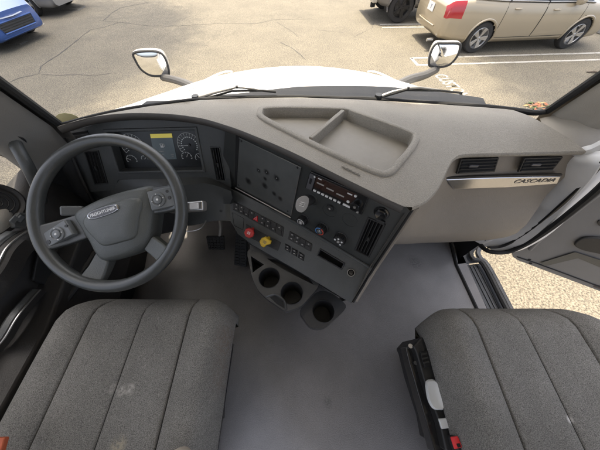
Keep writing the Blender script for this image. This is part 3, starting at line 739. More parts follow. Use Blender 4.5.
def frame_ring(fr, q, wid, n_out, n_in, name, m, par, back=None, depth=-.02):
    c = V(); cs = [fr.p(*fr.px(*p)) for p in q]; c = sum(cs, V())/4
    def off(d, n):
        out = []
        for i in range(4):
            e1 = (cs[i]-cs[i-1]).normalized(); e2 = (cs[(i+1) % 4]-cs[i]).normalized()
            m1 = fr.z.cross(e1); m2 = fr.z.cross(e2)
            if m1.dot(c-cs[i]) < 0: m1 = -m1
            if m2.dot(c-cs[i]) < 0: m2 = -m2
            k = (m1+m2)/(1+m1.dot(m2)); out.append(cs[i]+k*d+fr.z*n)
        return out
    o = MB().loft([off(0, n_in), off(wid*.15, n_out), off(wid*.8, n_out), off(wid, n_out-.002), off(wid*1.05, depth)], True, False).build(name, m, par, bevel=.0012)
    if back: MB().add(off(wid*.9, depth+.001), [(0,1,2,3)]).build('backing', back, o, flat=True)
    return o
def vent(fr, q, ns, par, along='v', ring_m='soft_black', slat_m='soft_black', label=None, wid=.006, tilt=.5, tab=True, raise_=.004):
    o = frame_ring(fr, q, wid, raise_, 0, 'air_vent', ring_m, par, 'deep_black', -.035)
    for k in range(ns):
        t = (k+.7)/(ns+.4)
        if along == 'v': p0, p1 = quadpt(fr, q, t, .05, -.008), quadpt(fr, q, t, .95, -.008); wv = (quadpt(fr, q, 1, .5, 0)-quadpt(fr, q, 0, .5, 0)).normalized()
        else: p0, p1 = quadpt(fr, q, .04, t, -.008), quadpt(fr, q, .96, t, -.008); wv = (quadpt(fr, q, .5, 0, 0)-quadpt(fr, q, .5, 1, 0)).normalized()
        d = (p1-p0).normalized(); s = (fr.z+wv*tilt).normalized()*.009; n_ = d.cross(s).normalized()*.0011
        MB().loft([[p+s+n_, p+s-n_, p-s-n_, p-s+n_] for p in (p0, p1)]).build('slat', slat_m, o, bevel=.0005)
    if tab:
        p = quadpt(fr, q, .5, .5, .002); MB().box(p, (.007,.018,.010) if along == 'v' else (.02,.007,.010), fr).build('slider_tab', slat_m, o, bevel=.0015)
    return o

# ---- centre stack body
cor = MB().prism([V((-.26,.84,.30)), V((-.14,.73,.30)), V((.27,.41,.30)), V((.30,.43,.30)), V((.30,.72,.30))], (0,0,.46)).build('stack_body', 'soft_black', dash)
def holed_panel(fr, pts, holes, name, m, par):
    lp = [fr.at(x, y) for x, y in pts]; hl = []
    for q in holes:
        c = sum((fr.at(*p) for p in q), V())/len(q); hl.append([c+(fr.at(*p)-c)*.97 for p in q])
    mb = MB().holed(lp, hl, fr=fr); mb.loft([lp, [p-fr.z*.02 for p in lp]], True, False)
    return mb.build(name, m, par, ang=30)
vq = [(368,216.5),(386,224),(369.3,257.5),(354.3,250)]; slq = [(320,248),(345.3,263.2),(341.8,270.2),(316.6,255.6)]
face = holed_panel(SF, [(226,121),(300,153),(404,206),(412,208),(372,268.2),(296,222.5),(230,188.5),(221,183)], [vq], 'stack_panel', 'stack_grey', dash)
low = holed_panel(LF, [(229,187.5),(296,221.5),(372.5,267),(351,303),(300,272),(252,244.5),(238,234),(231,222)], [slq], 'switch_panel', 'panel_grey', dash)
# rounded highlight ledge along the crease
cz = [SF.at(x, y, .0035) for x, y in ((214,178),(222,184),(231,188.3),(262,204.5),(296,222),(335,245.5),(371.5,267.5))]
MB().tube(smooth(cz, 4), .0055, 8).build('ledge', 'panel_grey', dash)
MB().tube(smooth([SF.at(x, y, .006) for x, y in ((236.5,187.2),(262,201),(291.5,216.8))], 4), .0028, 8).build('ledge_highlight', 'satin_silver', dash)  # lip below the cover, its bright highlight painted in silver
# right-hand trim edge of the stack, light plastic with a dark gap
rp = [SF.at(411,209,.002), SF.at(392,238.5,.002), SF.at(373,268,.002), LF.at(362,286,.0), LF.at(351.5,303.5,-.004)]
MB().tube(smooth([q+V((.006,.004,0)) for q in rp], 4), .0045, 8).build('edge_gap', 'deep_black', dash)
MB().tube(smooth([q+V((.016,.010,-.002)) for q in rp], 4), .0085, 8).build('edge_trim', 'dash_face', dash)

# ---- blank cover where a screen would go
sc_q = [(240.5,137.5),(301.5,167),(291.5,214.5),(237.5,186)]
poly(SF, [(236,134.5),(241,136.5),(238.5,187.5),(234.5,185.5)], -.004, .0015, 'recess_strip', 'deep_black', dash, .001)
marks = [((259.5,170),.0085), ((249,180.5),.015), ((267.5,171.5),.011), ((277.5,177.5),.012), ((265.5,185),.013), ((275,193),.010), ((281,198),.010), ((266,178),.008)]
mat('cover_worn', (.080,.084,.080), .38, col2=(.095,.098,.094), vs=14, bump=.15, bs=500,
    spots=[(tuple(SF.at(*p, .005)), r*.35, r*1.5, (.018,.018,.017), .97) for p, r in marks])
cover = poly(SF, sc_q, -.002, .005, 'screen_cover', 'cover_worn', dash, .0015)
MB().tube([SF.at(x, y, .0052) for x, y in ((240.3,137.2),(301.8,166.7),(291.6,214.8))], .0016, 6).build('cover_edge', 'satin_silver', cover)
for p in ((242.5,140.6),(298.5,166.8),(239.5,184.3),(288.5,210.5)):
    MB().lathe(SF.at(*p, .005), SF.z, [(.0038,0),(.0038,.001),(.003,.0022),(.0012,.0024),(.001,.001),(0,.001)], 12, False).build('screw', 'button_black', cover)
for p, r in marks[:5]:
    MB().lathe(SF.at(p[0], p[1], .0049), SF.z, [(.0012,0),(.001,.0008),(0,.0009)], 8, False).build('screw_hole', 'icon_white' if r < .0125 else 'deep_black', cover)

# ---- radio
rq = [(311.2,170.2),(369.7,195.5),(362.5,213.8),(306.3,186.8)]
radio = poly(SF, rq, -.004, .007, 'radio', 'gloss_black', dash, .002)
RQ = lambda u, v, n=.0075: quadpt(SF, rq, u, v, n)
def rpanel(u0, v0, u1, v1, n0_, n1, name, m, par=radio, bev=.0008):
    return MB().prism([RQ(u0,v0,n0_), RQ(u1,v0,n0_), RQ(u1,v1,n0_), RQ(u0,v1,n0_)], SF.z*(n1-n0_)).build(name, m, par, bevel=bev)
rpanel(.015,.08,.125,.95,.006,.0095,'left_panel','badge_dark'); rpanel(.045,.30,.085,.62,.009,.0102,'port','deep_black')
rpanel(.14,.10,.83,.70,.006,.0082,'display','radio_screen')
for k in range(3): rpanel(.17+.18*k, .36+.05*k, .30+.18*k, .43+.05*k, .008, .0085, 'display_digit', 'tag_grey')
rpanel(.17,.13,.235,.18,.008,.0088,'print','icon_white'); rpanel(.69,.20,.77,.26,.008,.0088,'print','icon_white')
for k in range(7): rpanel(.15+.073*k, .83, .15+.073*k+.052, .93, .006, .0098, 'preset_button', 'icon_white')
rpanel(.68,.82,.80,.92,.006,.0098,'preset_button','icon_white')
for u, v, r in ((.82,.20,.0042),(.745,.62,.0048),(.93,.93,.0035),(.11,.15,.003)):
    MB().lathe(RQ(u,v,.006), SF.z, [(r,0),(r,.004),(r*.8,.0048),(0,.005)], 14, False).build('round_button', 'icon_white' if u < .9 else 'tag_grey', radio)
MB().lathe(RQ(.875,.62,.006), SF.z, [(.0155,0),(.0155,.012),(.014,.0145),(.0075,.015),(.007,.013),(0,.013)], 24, False).build('volume_knob', 'gloss_black', radio)
MB().lathe(RQ(.875,.62,.018), SF.z, [(.005,0),(.004,.003),(0,.0034)], 12, False).build('knob_cap', 'satin_silver', radio)
# ---- sockets, knobs
def disc_ring(p, r, name='round_blank', par=dash, fr=SF):
    o = MB().lathe(fr.at(*p, -.001), fr.z, [(r,0),(r,.0022),(r*.955,.0024),(r*.945,.0012),(0,.0012)], 32, False).build(name, 'stack_grey', par); return o
skt = disc_ring((311.5,199), .025, 'power_socket'); disc_ring((329.6,210.4), .0265, 'push_switch'); disc_ring((349.6,220), .0265)
c = SF.at(311.5,199,.0); MB().lathe(c, SF.z, [(.016,0),(.016,.012),(.013,.02),(.010,.034),(.006,.037),(0,.037)], 18, False).build('plug', 'soft_black', skt)
tp = SF.at(311.5,199,.03); te = P(302,204,y=tp.y-.045)
tfr = Frame(te, (.72,.1,-.45), (.35,.45,.75)); 
lp = [tfr.p(a, b, -.0015) for a, b in ((-.012,-.021),(.010,-.026),(.021,-.007),(.014,.022),(-.005,.026),(-.021,.007))]
tg = MB().prism(smooth(lp, 3, True), tfr.z*.003).build('plug_tag', 'tag_grey', skt, bevel=.001)
for k in (-1, 0, 1): MB().box(tfr.p(0, .006*k, .0018), (.017,.0015,.0006), tfr).build('tag_print', 'plate_white', tg)
MB().cyl(SF.at(311.5,199,.03), te, .0045).build('plug_stem', 'soft_black', skt)
c = SF.at(330.8,207.4,0); sw = MB().lathe(c, SF.z, [(.0125,0),(.0125,.006),(.011,.0085),(.0,.009)], 20, False).build('push_button', 'soft_black', dash)
MB().lathe(c+SF.z*.0088, SF.z, [(.004,0),(.003,.0006),(0,.0007)], 10, False).build('button_mark', 'tag_grey', sw)
def knob(p, r, kind, fr=SF):
    c = fr.at(*p, 0); z = (fr.z+V((0,-.05,.12))).normalized()
    k = MB().lathe(c, z, [(r*1.12,0),(r*1.1,.004),(r,.006),(r*.93,.024),(r*.88,.0275),(r*.6,.028),(0,.028)], 28, False).build('rotary_knob', 'soft_black', dash)
    f = Frame(c, fr.x, fr.y, z)
    for i in range(20):
        a = i*2*math.pi/20; q = c+(fr.x*math.cos(a)+fr.y*math.sin(a))*r*.99+z*.015
        MB().box(q, (.0016,.0016,.016), f).build('grip_rib', 'button_black', k)
    top = c+z*.0283
    if kind == 'dial':
        MB().tube([top+(fr.x*math.cos(a)+fr.y*math.sin(a))*r*.70 for a in [i*.33 for i in range(16)]], .0011, 5).build('dial_ring', 'icon_white', k)
        MB().lathe(top, z, [(r*.42,0),(r*.40,.0012),(0,.0014)], 16, False).build('dial_cap', 'tag_grey', k)
        MB().box(top+z*.002, (r*.12,r*.5,.001), f).build('pointer', 'icon_white', k)
    elif kind == 'temp':
        for nm, a0, a1 in (('ring_red',-1.7,1.3),('ring_blue',1.5,4.3)):
            MB().tube([top+(fr.x*math.cos(a)+fr.y*math.sin(a))*r*.74 for a in [a0+(a1-a0)*i/14 for i in range(15)]], .0015, 5).build('dial_ring', nm, k)
        MB().lathe(top, z, [(r*.45,0),(r*.42,.0012),(0,.0014)], 16, False).build('dial_cap', 'button_grey', k)
        MB().box(top+z*.002+fr.y*r*.2, (r*.12,r*.4,.001), f).build('pointer', 'icon_white', k)
    else:
        for i in range(5):
            a = .5+i*2*math.pi/5; MB().lathe(top+(fr.x*math.cos(a)+fr.y*math.sin(a))*r*.62-z*.0005, z, [(r*.17,0),(r*.16,.001),(0,.0011)], 10, False).build('mode_icon', 'icon_white', k)
        MB().lathe(top, z, [(r*.25,0),(r*.2,.003),(0,.0032)], 12, False).build('dial_cap', 'tag_grey', k)
knob((304.5,218.5), .0195, 'dial'); knob((323,227), .0205, 'temp'); knob((341.5,237), .0215, 'mode')
c = SF.at(381.5,213,0)
bb = MB().lathe(c, SF.z, [(.022,0),(.021,.003),(.0165,.004),(.016,.010),(.0135,.0125),(.009,.011),(0,.0105)], 24, False).build('starter_button', 'gloss_black', dash)
MB().box(SF.at(381,220,.004), (.026,.009,.008), SF).build('button_base', 'soft_black', bb, bevel=.002)
vent(SF, vq, 5, dash, 'v', slat_m='soft_black', tilt=.7)
# ---- switch panel details
def switch_block(q, nu, nv, skip=()):
    o = poly(LF, q, -.002, .003, 'switch_block', 'button_black', dash, .0015)
    for i in range(nu):
        for j in range(nv):
            u0, u1 = .02+.96*i/nu, .02+.96*(i+1)/nu; v0, v1 = .05+.9*j/nv, .05+.9*(j+1)/nv; g_ = .06/nu
            if (i, j) in skip: continue
            k = MB().prism([quadpt(LF, q, u0+g_, v0+.03, .002), quadpt(LF, q, u1-g_, v0+.03, .002), quadpt(LF, q, u1-g_, v1-.03, .002), quadpt(LF, q, u0+g_, v1-.03, .002)], LF.z*.0035).build('switch', 'soft_black', o, bevel=.0008)
            if (i*7+j*3) % 5 < 4: MB().box(quadpt(LF, q, (u0+u1)/2, (v0+v1)/2, .0058), (.006,.004,.0004), LF).build('switch_icon', 'tag_grey', o)
    return o
swq = [(234,201),(284,227),(282.8,237),(233,209.5)]
sb = switch_block(swq, 9, 2, ((4,0),(4,1)))
h0 = LF.at(256.8,218.6,.003)
MB().loft([[h0+LF.x*a*k+LF.y*b*k+LF.z*n for a, b in ((-.013,-.010),(.013,-.010),(.0,.0125))] for k, n in ((1,0),(.95,.005),(.8,.0062))]).build('hazard_button', 'hazard_red', sb, bevel=.0012)
MB().tube([h0+LF.x*a+LF.y*b+LF.z*.0064 for a, b in ((-.0058,-.0048),(.0058,-.0048),(0,.0056))], .0006, 4, True).build('hazard_mark', 'icon_white', sb)
switch_block([(290,231),(312.5,244),(311,251.8),(288,239.2)], 4, 2)
for k in range(3):
    x, y = 288+6.8*k, 248+4.1*k
    q = [(x-2.6,y-4.6),(x+3.0,y-1.4),(x+2.0,y+4.8),(x-3.4,y+1.6)]
    o = frame_ring(LF, q, .0025, .003, 0, 'rocker_switch', 'soft_black', dash, 'deep_black', -.006)
    for v0, v1 in ((.1,.48),(.54,.92)):
        MB().prism([quadpt(LF, q, .14, v0, -.003), quadpt(LF, q, .86, v0, -.003), quadpt(LF, q, .86, v1, -.003), quadpt(LF, q, .14, v1, -.003)], LF.z*(.011 if v0 < .3 else .007)).build('rocker', 'soft_black', o, bevel=.0015)
        MB().box(quadpt(LF, q, .5, (v0+v1)/2, .0082 if v0 < .3 else .0042), (.005,.003,.0004), LF).build('rocker_icon', 'tag_grey', o)
frame_ring(LF, slq, .0055, .004, 0, 'storage_slot', 'soft_black', dash, 'deep_black', -.04)
c = LF.at(351,272.6,0); o = MB().lathe(c, LF.z, [(.0135,0),(.0135,.004),(.0115,.006),(.0105,.004),(.009,.003),(.008,.008),(0,.009)], 24, False).build('power_outlet', 'gloss_black', dash)
MB().tube(MB().ring(c+LF.z*.0055, LF.z, .0125, 20), .0011, 5, True).build('outlet_ring', 'satin_silver', o)
sq = [(232.5,212.5),(244,218.5),(243,230),(234,225.5)]
MB().tube([LF.at(*p, .0008) for p in sq], .0011, 5, True).build('pocket_line', 'button_black', dash)
poly(LF, [(246,224),(281,242.5),(278,251),(247,236.5)], -.001, .0012, 'valve_plate', 'soft_black', dash, .001)
def valve(p, head, m, kind):
    c = LF.at(*p, 0); h = P(*head, z=c.z+.028); ax = (h-c).normalized()
    v = MB().cyl(c, h, .0075, .007).build('brake_valve', m, dash)
    f = plane3(h, h+LF.x, h+LF.y-LF.x*.0); z = (ax+LF.z).normalized(); f = Frame(h, LF.x-z*LF.x.dot(z), z.cross(LF.x-z*LF.x.dot(z)), z)
    if kind == 'oct': lp = [f.p(.0215*math.cos(R(22.5+45*i)), .0215*math.sin(R(22.5+45*i))) for i in range(8)]
    else: lp = [f.p(a*1.35, b*1.35) for a, b in ((-.015,.006),(-.006,.0155),(.006,.013),(.0155,.012),(.0165,.002),(.007,-.006),(.003,-.0165),(-.007,-.0165),(-.0165,-.006))]
    c0 = sum(lp, V())/len(lp)
    MB().loft([[c0+(q-c0)*k+f.z*n for q in lp] for k, n in ((.7,-.006),(1,-.002),(1,.004),(.86,.0075))]).build('knob_head', m, v, bevel=.0015)
    for k in (-1, 0, 1): MB().box(f.p(0, .004*k, .0078), (.013,.0016,.0005), f).build('knob_print', 'plate_white' if kind == 'oct' else 'badge_dark', v)
valve((252.8,229), (249.5,232.8), 'plug_red', 'oct'); valve((268.8,238), (265.5,242), 'knob_yellow', 'dia')
# side and underside of the stack
bp = [LF.at(231,222), LF.at(238,234), LF.at(252,244.5), LF.at(300,272), LF.at(351,303)]
MB().sheet([[q+LF.z*(-.002) for q in bp], [q+V((.0,.02,-.05)) for q in bp], [V((q.x*.95, q.y+.10, .18)) for q in bp], [V((q.x*.9, q.y+.22, .01)) for q in bp]]).build('lower_skirt', 'soft_black', dash)
MB().sheet([[V((.262,.318,.80)), V((.247,.29,.56)), LF.at(351,303)+V((.003,0,0)), V((.18,.21,.40)), V((.20,.28,.05))], [V((.36,.45,.80)), V((.34,.44,.56)), V((.33,.44,.45)), V((.32,.46,.35)), V((.32,.52,.03))]]).build('stack_side', 'dash_face', dash, ang=60)

# ---- cup holder console under the stack
z1 = .43
co = [(247.5,252),(249,262),(252,276),(257.5,289),(266,298),(276,305),(285.5,311),(292,309.5),(301,306),(311,295.5),(319,284.5),(314,278),(300,268),(282,258.5),(266,251),(254,247)]
CO = smooth([P(*q, z=z1) for q in co], 3, True)
def circ(px, py, r, z, n=28): c = P(px, py, z=z); return [c+V((r*math.cos(2*math.pi*i/n), r*math.sin(2*math.pi*i/n), 0)) for i in range(n)]
cups = [(269.3,277.6,.0395), (291.8,293,.0405)]
slot = [P(*q, z=z1) for q in ((250.8,256),(264,264.5),(252.8,272.5))]
tray = [P(*q, z=z1) for q in ((267,258.5),(277,259.5),(309,277.5),(313.5,284.5),(303,279.5),(281,268))]
m = MB().holed(CO, [circ(*c, z1) for c in cups]+[slot, tray])
cc = sum(CO, V())/len(CO)
def sc_(k, z, dx=0, dy=0): return [V((cc.x+(q.x-cc.x)*k+dx, cc.y+(q.y-cc.y)*k+dy, z)) for q in CO]
m.loft([CO, sc_(1.012, z1-.006), sc_(1.008, z1-.03), sc_(.93, z1-.06, 0, .01), sc_(.80, z1-.10, 0, .03)], True, False)
cons = m.build('cup_holder_console', 'console_grey', dash, ang=40, bevel=.0015)
def cup(px, py, r, z, par):
    c = P(px, py, z=z)
    MB().lathe(c-V((0,0,.085)), (0,0,1), [(0,.0),(r*.86,0),(r*.9,.01),(r*.995,.083),(r*1.0,.0855),(r*1.03,.0875),(r*1.07,.0868)], 32, False).build('cup_well', 'soft_black', par, ang=50)
for c in cups: cup(c[0], c[1], c[2], z1, cons)
for lp, dp in ((slot, .06), (tray, .022)):
    c_ = sum(lp, V())/len(lp)
    MB().loft([lp, [c_+(q-c_)*.93-V((0,0,dp)) for q in lp], [c_-V((0,0,dp)) for q in lp]], True, False).build('pocket', 'soft_black', cons)
MB().tube(smooth([P(x, y, z=z1+.002) for x, y in ((266,296.5),(275,294.5),(284,300.5),(286,309.5))], 4), [.004]*13, 6).build('grip_edge', 'console_grey', cons)
MB().prism([P(*q, z=z1-.001) for q in ((270,297.5),(275,295.5),(283,301.5),(284.5,308.5),(277,304)) ], (0,0,.0025)).build('grip_recess', 'deep_black', cons, bevel=.001)
MB().cyl(P(281,269.3,z=z1-.015), P(286,274,z=z1-.008), .0045, .002).build('pen_clip', 'satin_silver', cons)
rb = [P(*q, z=z1+.001) for q in ((250,250.5),(262,252.5),(282,261),(300,271),(317,283))]
rt_ = [LF.at(x, y, -.006) for x, y in ((246,240.5),(258,247.5),(277,258.5),(297,270),(318,283))]
MB().sheet([rb, [lerp(a, b, .5)+V((.004,.008,-.004)) for a, b in zip(rb, rt_)], rt_]).build('console_back', 'console_grey', cons, ang=60)
z2 = .34
lo_ = [(300,311),(304,319),(310,326.5),(318,328.5),(326,326.5),(335,319),(346,307.5),(341,300),(331,293),(320,291),(308,299)]
LO = smooth([P(*q, z=z2) for q in lo_], 3, True); c2 = (323.5,311,.042)
cc = sum(LO, V())/len(LO)
m = MB().holed(LO, [circ(*c2, z2)]); m.loft([LO]+[[V((cc.x+(q.x-cc.x)*k, cc.y+(q.y-cc.y)*k+dy, z)) for q in LO] for k, z, dy in ((1.01,z2-.006,0),(1.0,z2-.05,0),(.86,z2-.10,.01))], True, False)
cons2 = m.build('side_cup_holder', 'console_grey', dash, ang=40, bevel=.0015); cup(*c2, z2, cons2)
# ---- instrument side of the dash (driver)
vl = [(84,151),(98.7,150),(108.5,183.5),(94.7,185)]; vr = [(209.5,146.5),(220,147),(226.3,181.5),(216,180.5)]
clq = [(103,129),(197,126.5),(206,172.5),(118,174)]
gp = [(58,126),(92,116),(140,112),(200,117),(226,125),(231,188),(206,177),(118,180),(114,190),(90,192),(72,150)]
holed_panel(CF, gp, [vl, vr, clq], 'instrument_panel', 'panel_grey', dash)
vent(CF, vl, 5, dash, 'v', tilt=-.6); vent(CF, vr, 4, dash, 'v', ring_m='panel_grey', tilt=.6, wid=.004)
fr_ring = frame_ring(CF, clq, .012, .004, 0, 'cluster_surround', 'panel_grey', dash, None, -.05)
IF = Frame(CF.o-CF.z*.035, CF.x, CF.y)
clu = poly(IF, [(95,122),(204,118),(210,176),(112,178)], -.01, 0, 'instrument_cluster', 'cluster_black', dash, .001)
MB().tube([CF.at(x, y, .003) for x, y in ((67,133.5),(88,130.5),(89,133.5),(69,137))], .002, 5, True).build('defrost_slot', 'soft_black', dash)
poly(CF, [(68,134),(87.5,131),(88.5,133.3),(70,136.5)], -.002, .001, 'slot_backing', 'deep_black', dash, .0005)
def gauge(px, py, r, ticks, a0, a1, hand):
    c = IF.at(px, py, .001); m = MB(); g = MB().tube([c+(IF.x*math.cos(a)+IF.y*math.sin(a))*r for a in [R(a0+(a1-a0)*i/24) for i in range(25)]], .0007, 4).build('gauge', 'gauge_lit', clu)
    for i in range(ticks):
        a = R(a0+(a1-a0)*i/(ticks-1)); d = IF.x*math.cos(a)+IF.y*math.sin(a); m.cyl(c+d*r*.80, c+d*r*.97, .0008, n=4)
        if r > .03: m.box(c+d*r*.66, (.0045,.0042,.0004), IF)
    m.build('gauge_ticks', 'gauge_lit', g)['kind'] = 'stuff'
    d = IF.x*math.cos(R(hand))+IF.y*math.sin(R(hand)); MB().cyl(c-d*r*.1+IF.z*.002, c+d*r*.8+IF.z*.002, .0012, .0005, 5).build('needle', 'plate_white', g)
    MB().lathe(c, IF.z, [(r*.12,0),(r*.1,.003),(0,.0032)], 10, False).build('needle_hub', 'soft_black', g)
gauge(189.5,145,.047,17,-35,215,185); gauge(187,157,.021,7,-20,200,60); gauge(200,158,.019,7,-20,200,120)
gauge(133,146,.047,15,-35,215,200); gauge(132,160,.021,7,-20,200,150); gauge(145,159,.014,5,0,180,40)
lq = [(150.3,134),(171.8,133.3),(177,159),(154.5,160)]
lcd = poly(IF, lq, .0, .0015, 'display', 'lcd_dark', clu, .0006)
poly(IF, [(150.3,134),(171.8,133.3),(172.7,137.4),(151.1,138.1)], .0012, .002, 'display_bar', 'lcd_amber', clu, 0)
c = IF.at(162,145.5,.002); MB().box(c, (.012,.015,.0006), IF).build('fuel_icon', 'icon_white', clu); MB().box(c+IF.y*.003+IF.z*.0005, (.007,.005,.0004), IF).build('fuel_icon_window', 'lcd_dark', clu)
MB().tube([c+IF.x*.007-IF.y*.004, c+IF.x*.0105-IF.y*.004, c+IF.x*.0105+IF.y*.005, c+IF.x*.0085+IF.y*.0075], .0009, 4).build('fuel_icon_hose', 'icon_white', clu)
for x, y, w_ in ((162,151.3,.02),(163,154,.010),(172.5,154.5,.012),(173,156.5,.009)): MB().box(IF.at(x, y, .0018), (w_,.0018,.0004), IF).build('display_text', 'tag_grey', clu)
for k in range(5): MB().box(IF.at(128+14*k, 168.5, .001), (.010,.002,.0004), IF).build('warning_icon', 'tag_grey', clu)
# knee panel below the instruments
xs = [-.93,-.80,-.62,-.45,-.34,-.27]
c0 = [CF.at(x, y, -.004) for x, y in ((68,160),(93,192),(120,179.5),(168,178.5),(205,177),(231,188))]
c1 = [P(x, y, y=yy) for x, y, yy in ((75,182,.68),(99,196.5,.66),(124,190,.64),(170,187,.63),(205,183.5,.625),(231,191,.60))]
c2 = [q+V((0,-.012,-.03)) for q in c1]
c3 = [V((q.x, q.y-.005, .47)) for q in c1]
c4 = [V((q.x, q.y-.05, .36)) for q in c1]; c4[-1] = LF.at(231,221)
c4[-2] = P(213,221,y=.53); c4[-3] = P(186,226,y=.54)
c3[-1] = LF.at(230,204); c3[-2] = P(211,204,y=.58); c3[-3] = P(184,207,y=.59)
MB().sheet([smooth(r, 4) for r in (c0, c1, c2, c3, c4)]+[[q+V((0,.06,-.01)) for q in smooth(c4, 4)]]).build('knee_panel', 'panel_grey', dash, ang=50)
MB().lathe(P(221,211,y=.545), (0.2,-.8,.6), [(.006,0),(.005,.002),(0,.0022)], 12, False).build('panel_screw', 'soft_black', dash)
# left end of the dash: stepped side panels against the door
e0 = [CF.at(57,124), CF.at(65,138), CF.at(72,151), CF.at(90,192), P(104,216,y=.66)]
e1 = [V((-1.03, q.y-.04, q.z-.01)) for q in e0]
MB().sheet([e0, [lerp(a, b, .45)+V((0,.008,0)) for a, b in zip(e0, e1)], e1]).build('end_panel', 'soft_black', dash, ang=40, solid=.01)
MB().tube(smooth([q+V((-.004,-.006,.0)) for q in e0], 4), .006, 6).build('end_trim', 'door_dark', dash)
# ---- passenger side
tp_ = [q for q in LP[6:]]
topc = [V((q.x, q.y+.028, q.z-.028)) for q in LP[4:]]
botpx = [(383,247,.36),(386,245,.40),(390,244,.43),(396,243.5,.455),(402,243,.47),(410,242.5,.48),(425,242,.49),(445,241.5,.50),(465,240.5,.50),(480,239.5,.50),(492,238,.505),(502,233,.515)]
def cidx(lst, n): return [lst[min(len(lst)-1, round(i*(len(lst)-1)/(n-1)))] for i in range(n)]
tc_ = cidx(topc, 12); bt = [P(x, y, y=yy) for x, y, yy in botpx]
tc_[-1] = P(582,158,y=.575); tc_[-2] = tc_[-2]+V((0,.0,0))
rows = []
for f, bul in ((0,0),(.08,-.004),(.2,-.008),(.33,-.010),(.40,-.012),(.55,-.03),(.7,-.045),(.85,-.045),(.95,-.02),(1.0,0)):
    row = []
    for a, b in zip(tc_, bt):
        q = lerp(a, b, f); row.append(q+V((0, bul*sstep(q.x, .3, .5), 0)))
    rows.append(smooth(row, 3))
rows.append([q+V((0,.12,.02)) for q in rows[-1]])
MB().sheet(rows).build('passenger_panel', 'dash_face', dash, ang=60)
fa, fb, fc = P(470,160,y=.560), P(560,160,y=.560), P(470,184,y=.548)
PF = plane3(fa, fb, fc); PF = Frame(PF.o+PF.z*.012, PF.x, PF.y, PF.z)
for q in ([(460.5,159),(499,157.6),(494.5,171.8),(456,173.8)], [(524,157.8),(563,156.6),(552,170.5),(517.5,172)]):
    o = frame_ring(PF, q, .005, .0025, -.004, 'air_vent', 'soft_black', dash, None, .001)
    poly(PF, [(q[0][0]+1,q[0][1]+1),(q[1][0]-1,q[1][1]+1),(q[2][0]-1,q[2][1]-1),(q[3][0]+1,q[3][1]-1)], -.004, .0002, 'backing', 'deep_black', o, 0)
    for k in range(4):
        t = (k+.75)/4.5; p0, p1 = quadpt(PF, q, .05, t, .001), quadpt(PF, q, .95, t, .001)
        s_ = (PF.z+PF.y*-.35).normalized()*.0055; n_ = (p1-p0).cross(s_).normalized()*.0014
        MB().loft([[p+s_+n_, p+s_-n_, p-s_-n_, p-s_+n_] for p in (p0, p1)]).build('slat', 'soft_black', o, bevel=.0006)
    MB().box(quadpt(PF, q, .36, .42, .006), (.03,.008,.008), PF).build('slider_tab', 'badge_dark', o, bevel=.002)
stq = [(446,178.5),(560,175.5),(556.5,183.8),(450,188.6)]
strip = poly(PF, [(445,178.8),(500,176.8),(561,175.5),(557,183.5),(505,187.2),(453,188.8),(448,184)], -.004, .004, 'chrome_strip', 'chrome', dash, .006, seg=4)
poly(PF, [(443,177.2),(500,175.2),(562,173.8),(561.5,175.2),(500,176.6),(444,178.6)], -.004, .0025, 'strip_shadow_gap', 'soft_black', dash, .0005)
a, b = PF.px(533.5,180.3); txf = Frame(PF.p(a, b, .0042), (PF.at(553,179.4)-PF.at(514,180.9)), V((0,0,1)))
tw = (PF.at(554,179.4)-PF.at(513.5,181)).length
text_mesh('CASCADIA', txf, 0, 0, .022, .0004, 'strip_lettering', 'badge_dark', strip, shear=.2, n=.0006, width=tw)

# ================================================================ STEERING WHEEL
WC = CAM+ray(108.5,213)*.625
WFr = Frame(WC, (1,0,0), (0,sP,cP), (0,-cP,sP))
sw_ = thing('steering_wheel', 'black four-spoke steering wheel with grey hub and oval badge', 'steering wheel', WC)
def wp(x, y, n=0): k = .625/FPX; return WFr.p((x-108.5)*k, -(y-213)*k, n)
rr = .2120
MB().tube([WFr.p(rr*math.cos(a), rr*math.sin(a), 0) for a in [2*math.pi*i/72 for i in range(72)]], .0172, 16, True).build('rim', 'wheel_grip', sw_, ang=80)
hp = [(70,214),(84,204),(105,195),(130,188),(149,185.5),(152.5,200),(150,222),(147,239),(137,251),(120,258),(101,262),(93,256),(86,243),(77,228)]
HL = smooth([wp(*q) for q in hp], 4, True); hc = sum(HL, V())/len(HL)
hub = MB().loft([[hc+(q-hc)*k+WFr.z*n for q in HL] for k, n in ((.90,-.075),(1.0,-.055),(1.02,-.03),(.99,-.014),(.94,-.006),(.86,-.001),(.5,.004),(.1,.005))], True, True).build('hub', 'wheel_hub', sw_, ang=60)
il = smooth([wp(*q) for q in ((84,222),(100,207),(140,198),(139,222),(136,237),(124,242),(106,246),(97,240))], 4, True); ic = sum(il, V())/len(il)
MB().loft([[ic+(q-ic)*k+WFr.z*n for q in il] for k, n in ((1.0,.0005),(.97,.006),(.90,.009),(.4,.0105),(.05,.0108))], True, True).build('airbag_cover', 'wheel_hub', hub, ang=60)
bf = Frame(wp(106.5,212.2,.0108), wp(121,207.3)-wp(92,217), WFr.z.cross((wp(121,207.3)-wp(92,217)).normalized()), WFr.z)
def oval(k, n): return [bf.p(.044*k*math.copysign(abs(math.cos(a))**.6, math.cos(a)), .0115*k*math.copysign(abs(math.sin(a))**.75, math.sin(a)), n) for a in [2*math.pi*i/40 for i in range(40)]]
bd = MB().loft([oval(1.06,-.004), oval(1.06,.0008), oval(1.0,.0022), oval(.97,.0022), oval(.95,.0012)], True, True).build('badge', 'chrome', hub)
MB().loft([oval(.95,.0010), oval(.95,.0016)], True, True).build('badge_field', 'badge_dark', bd)
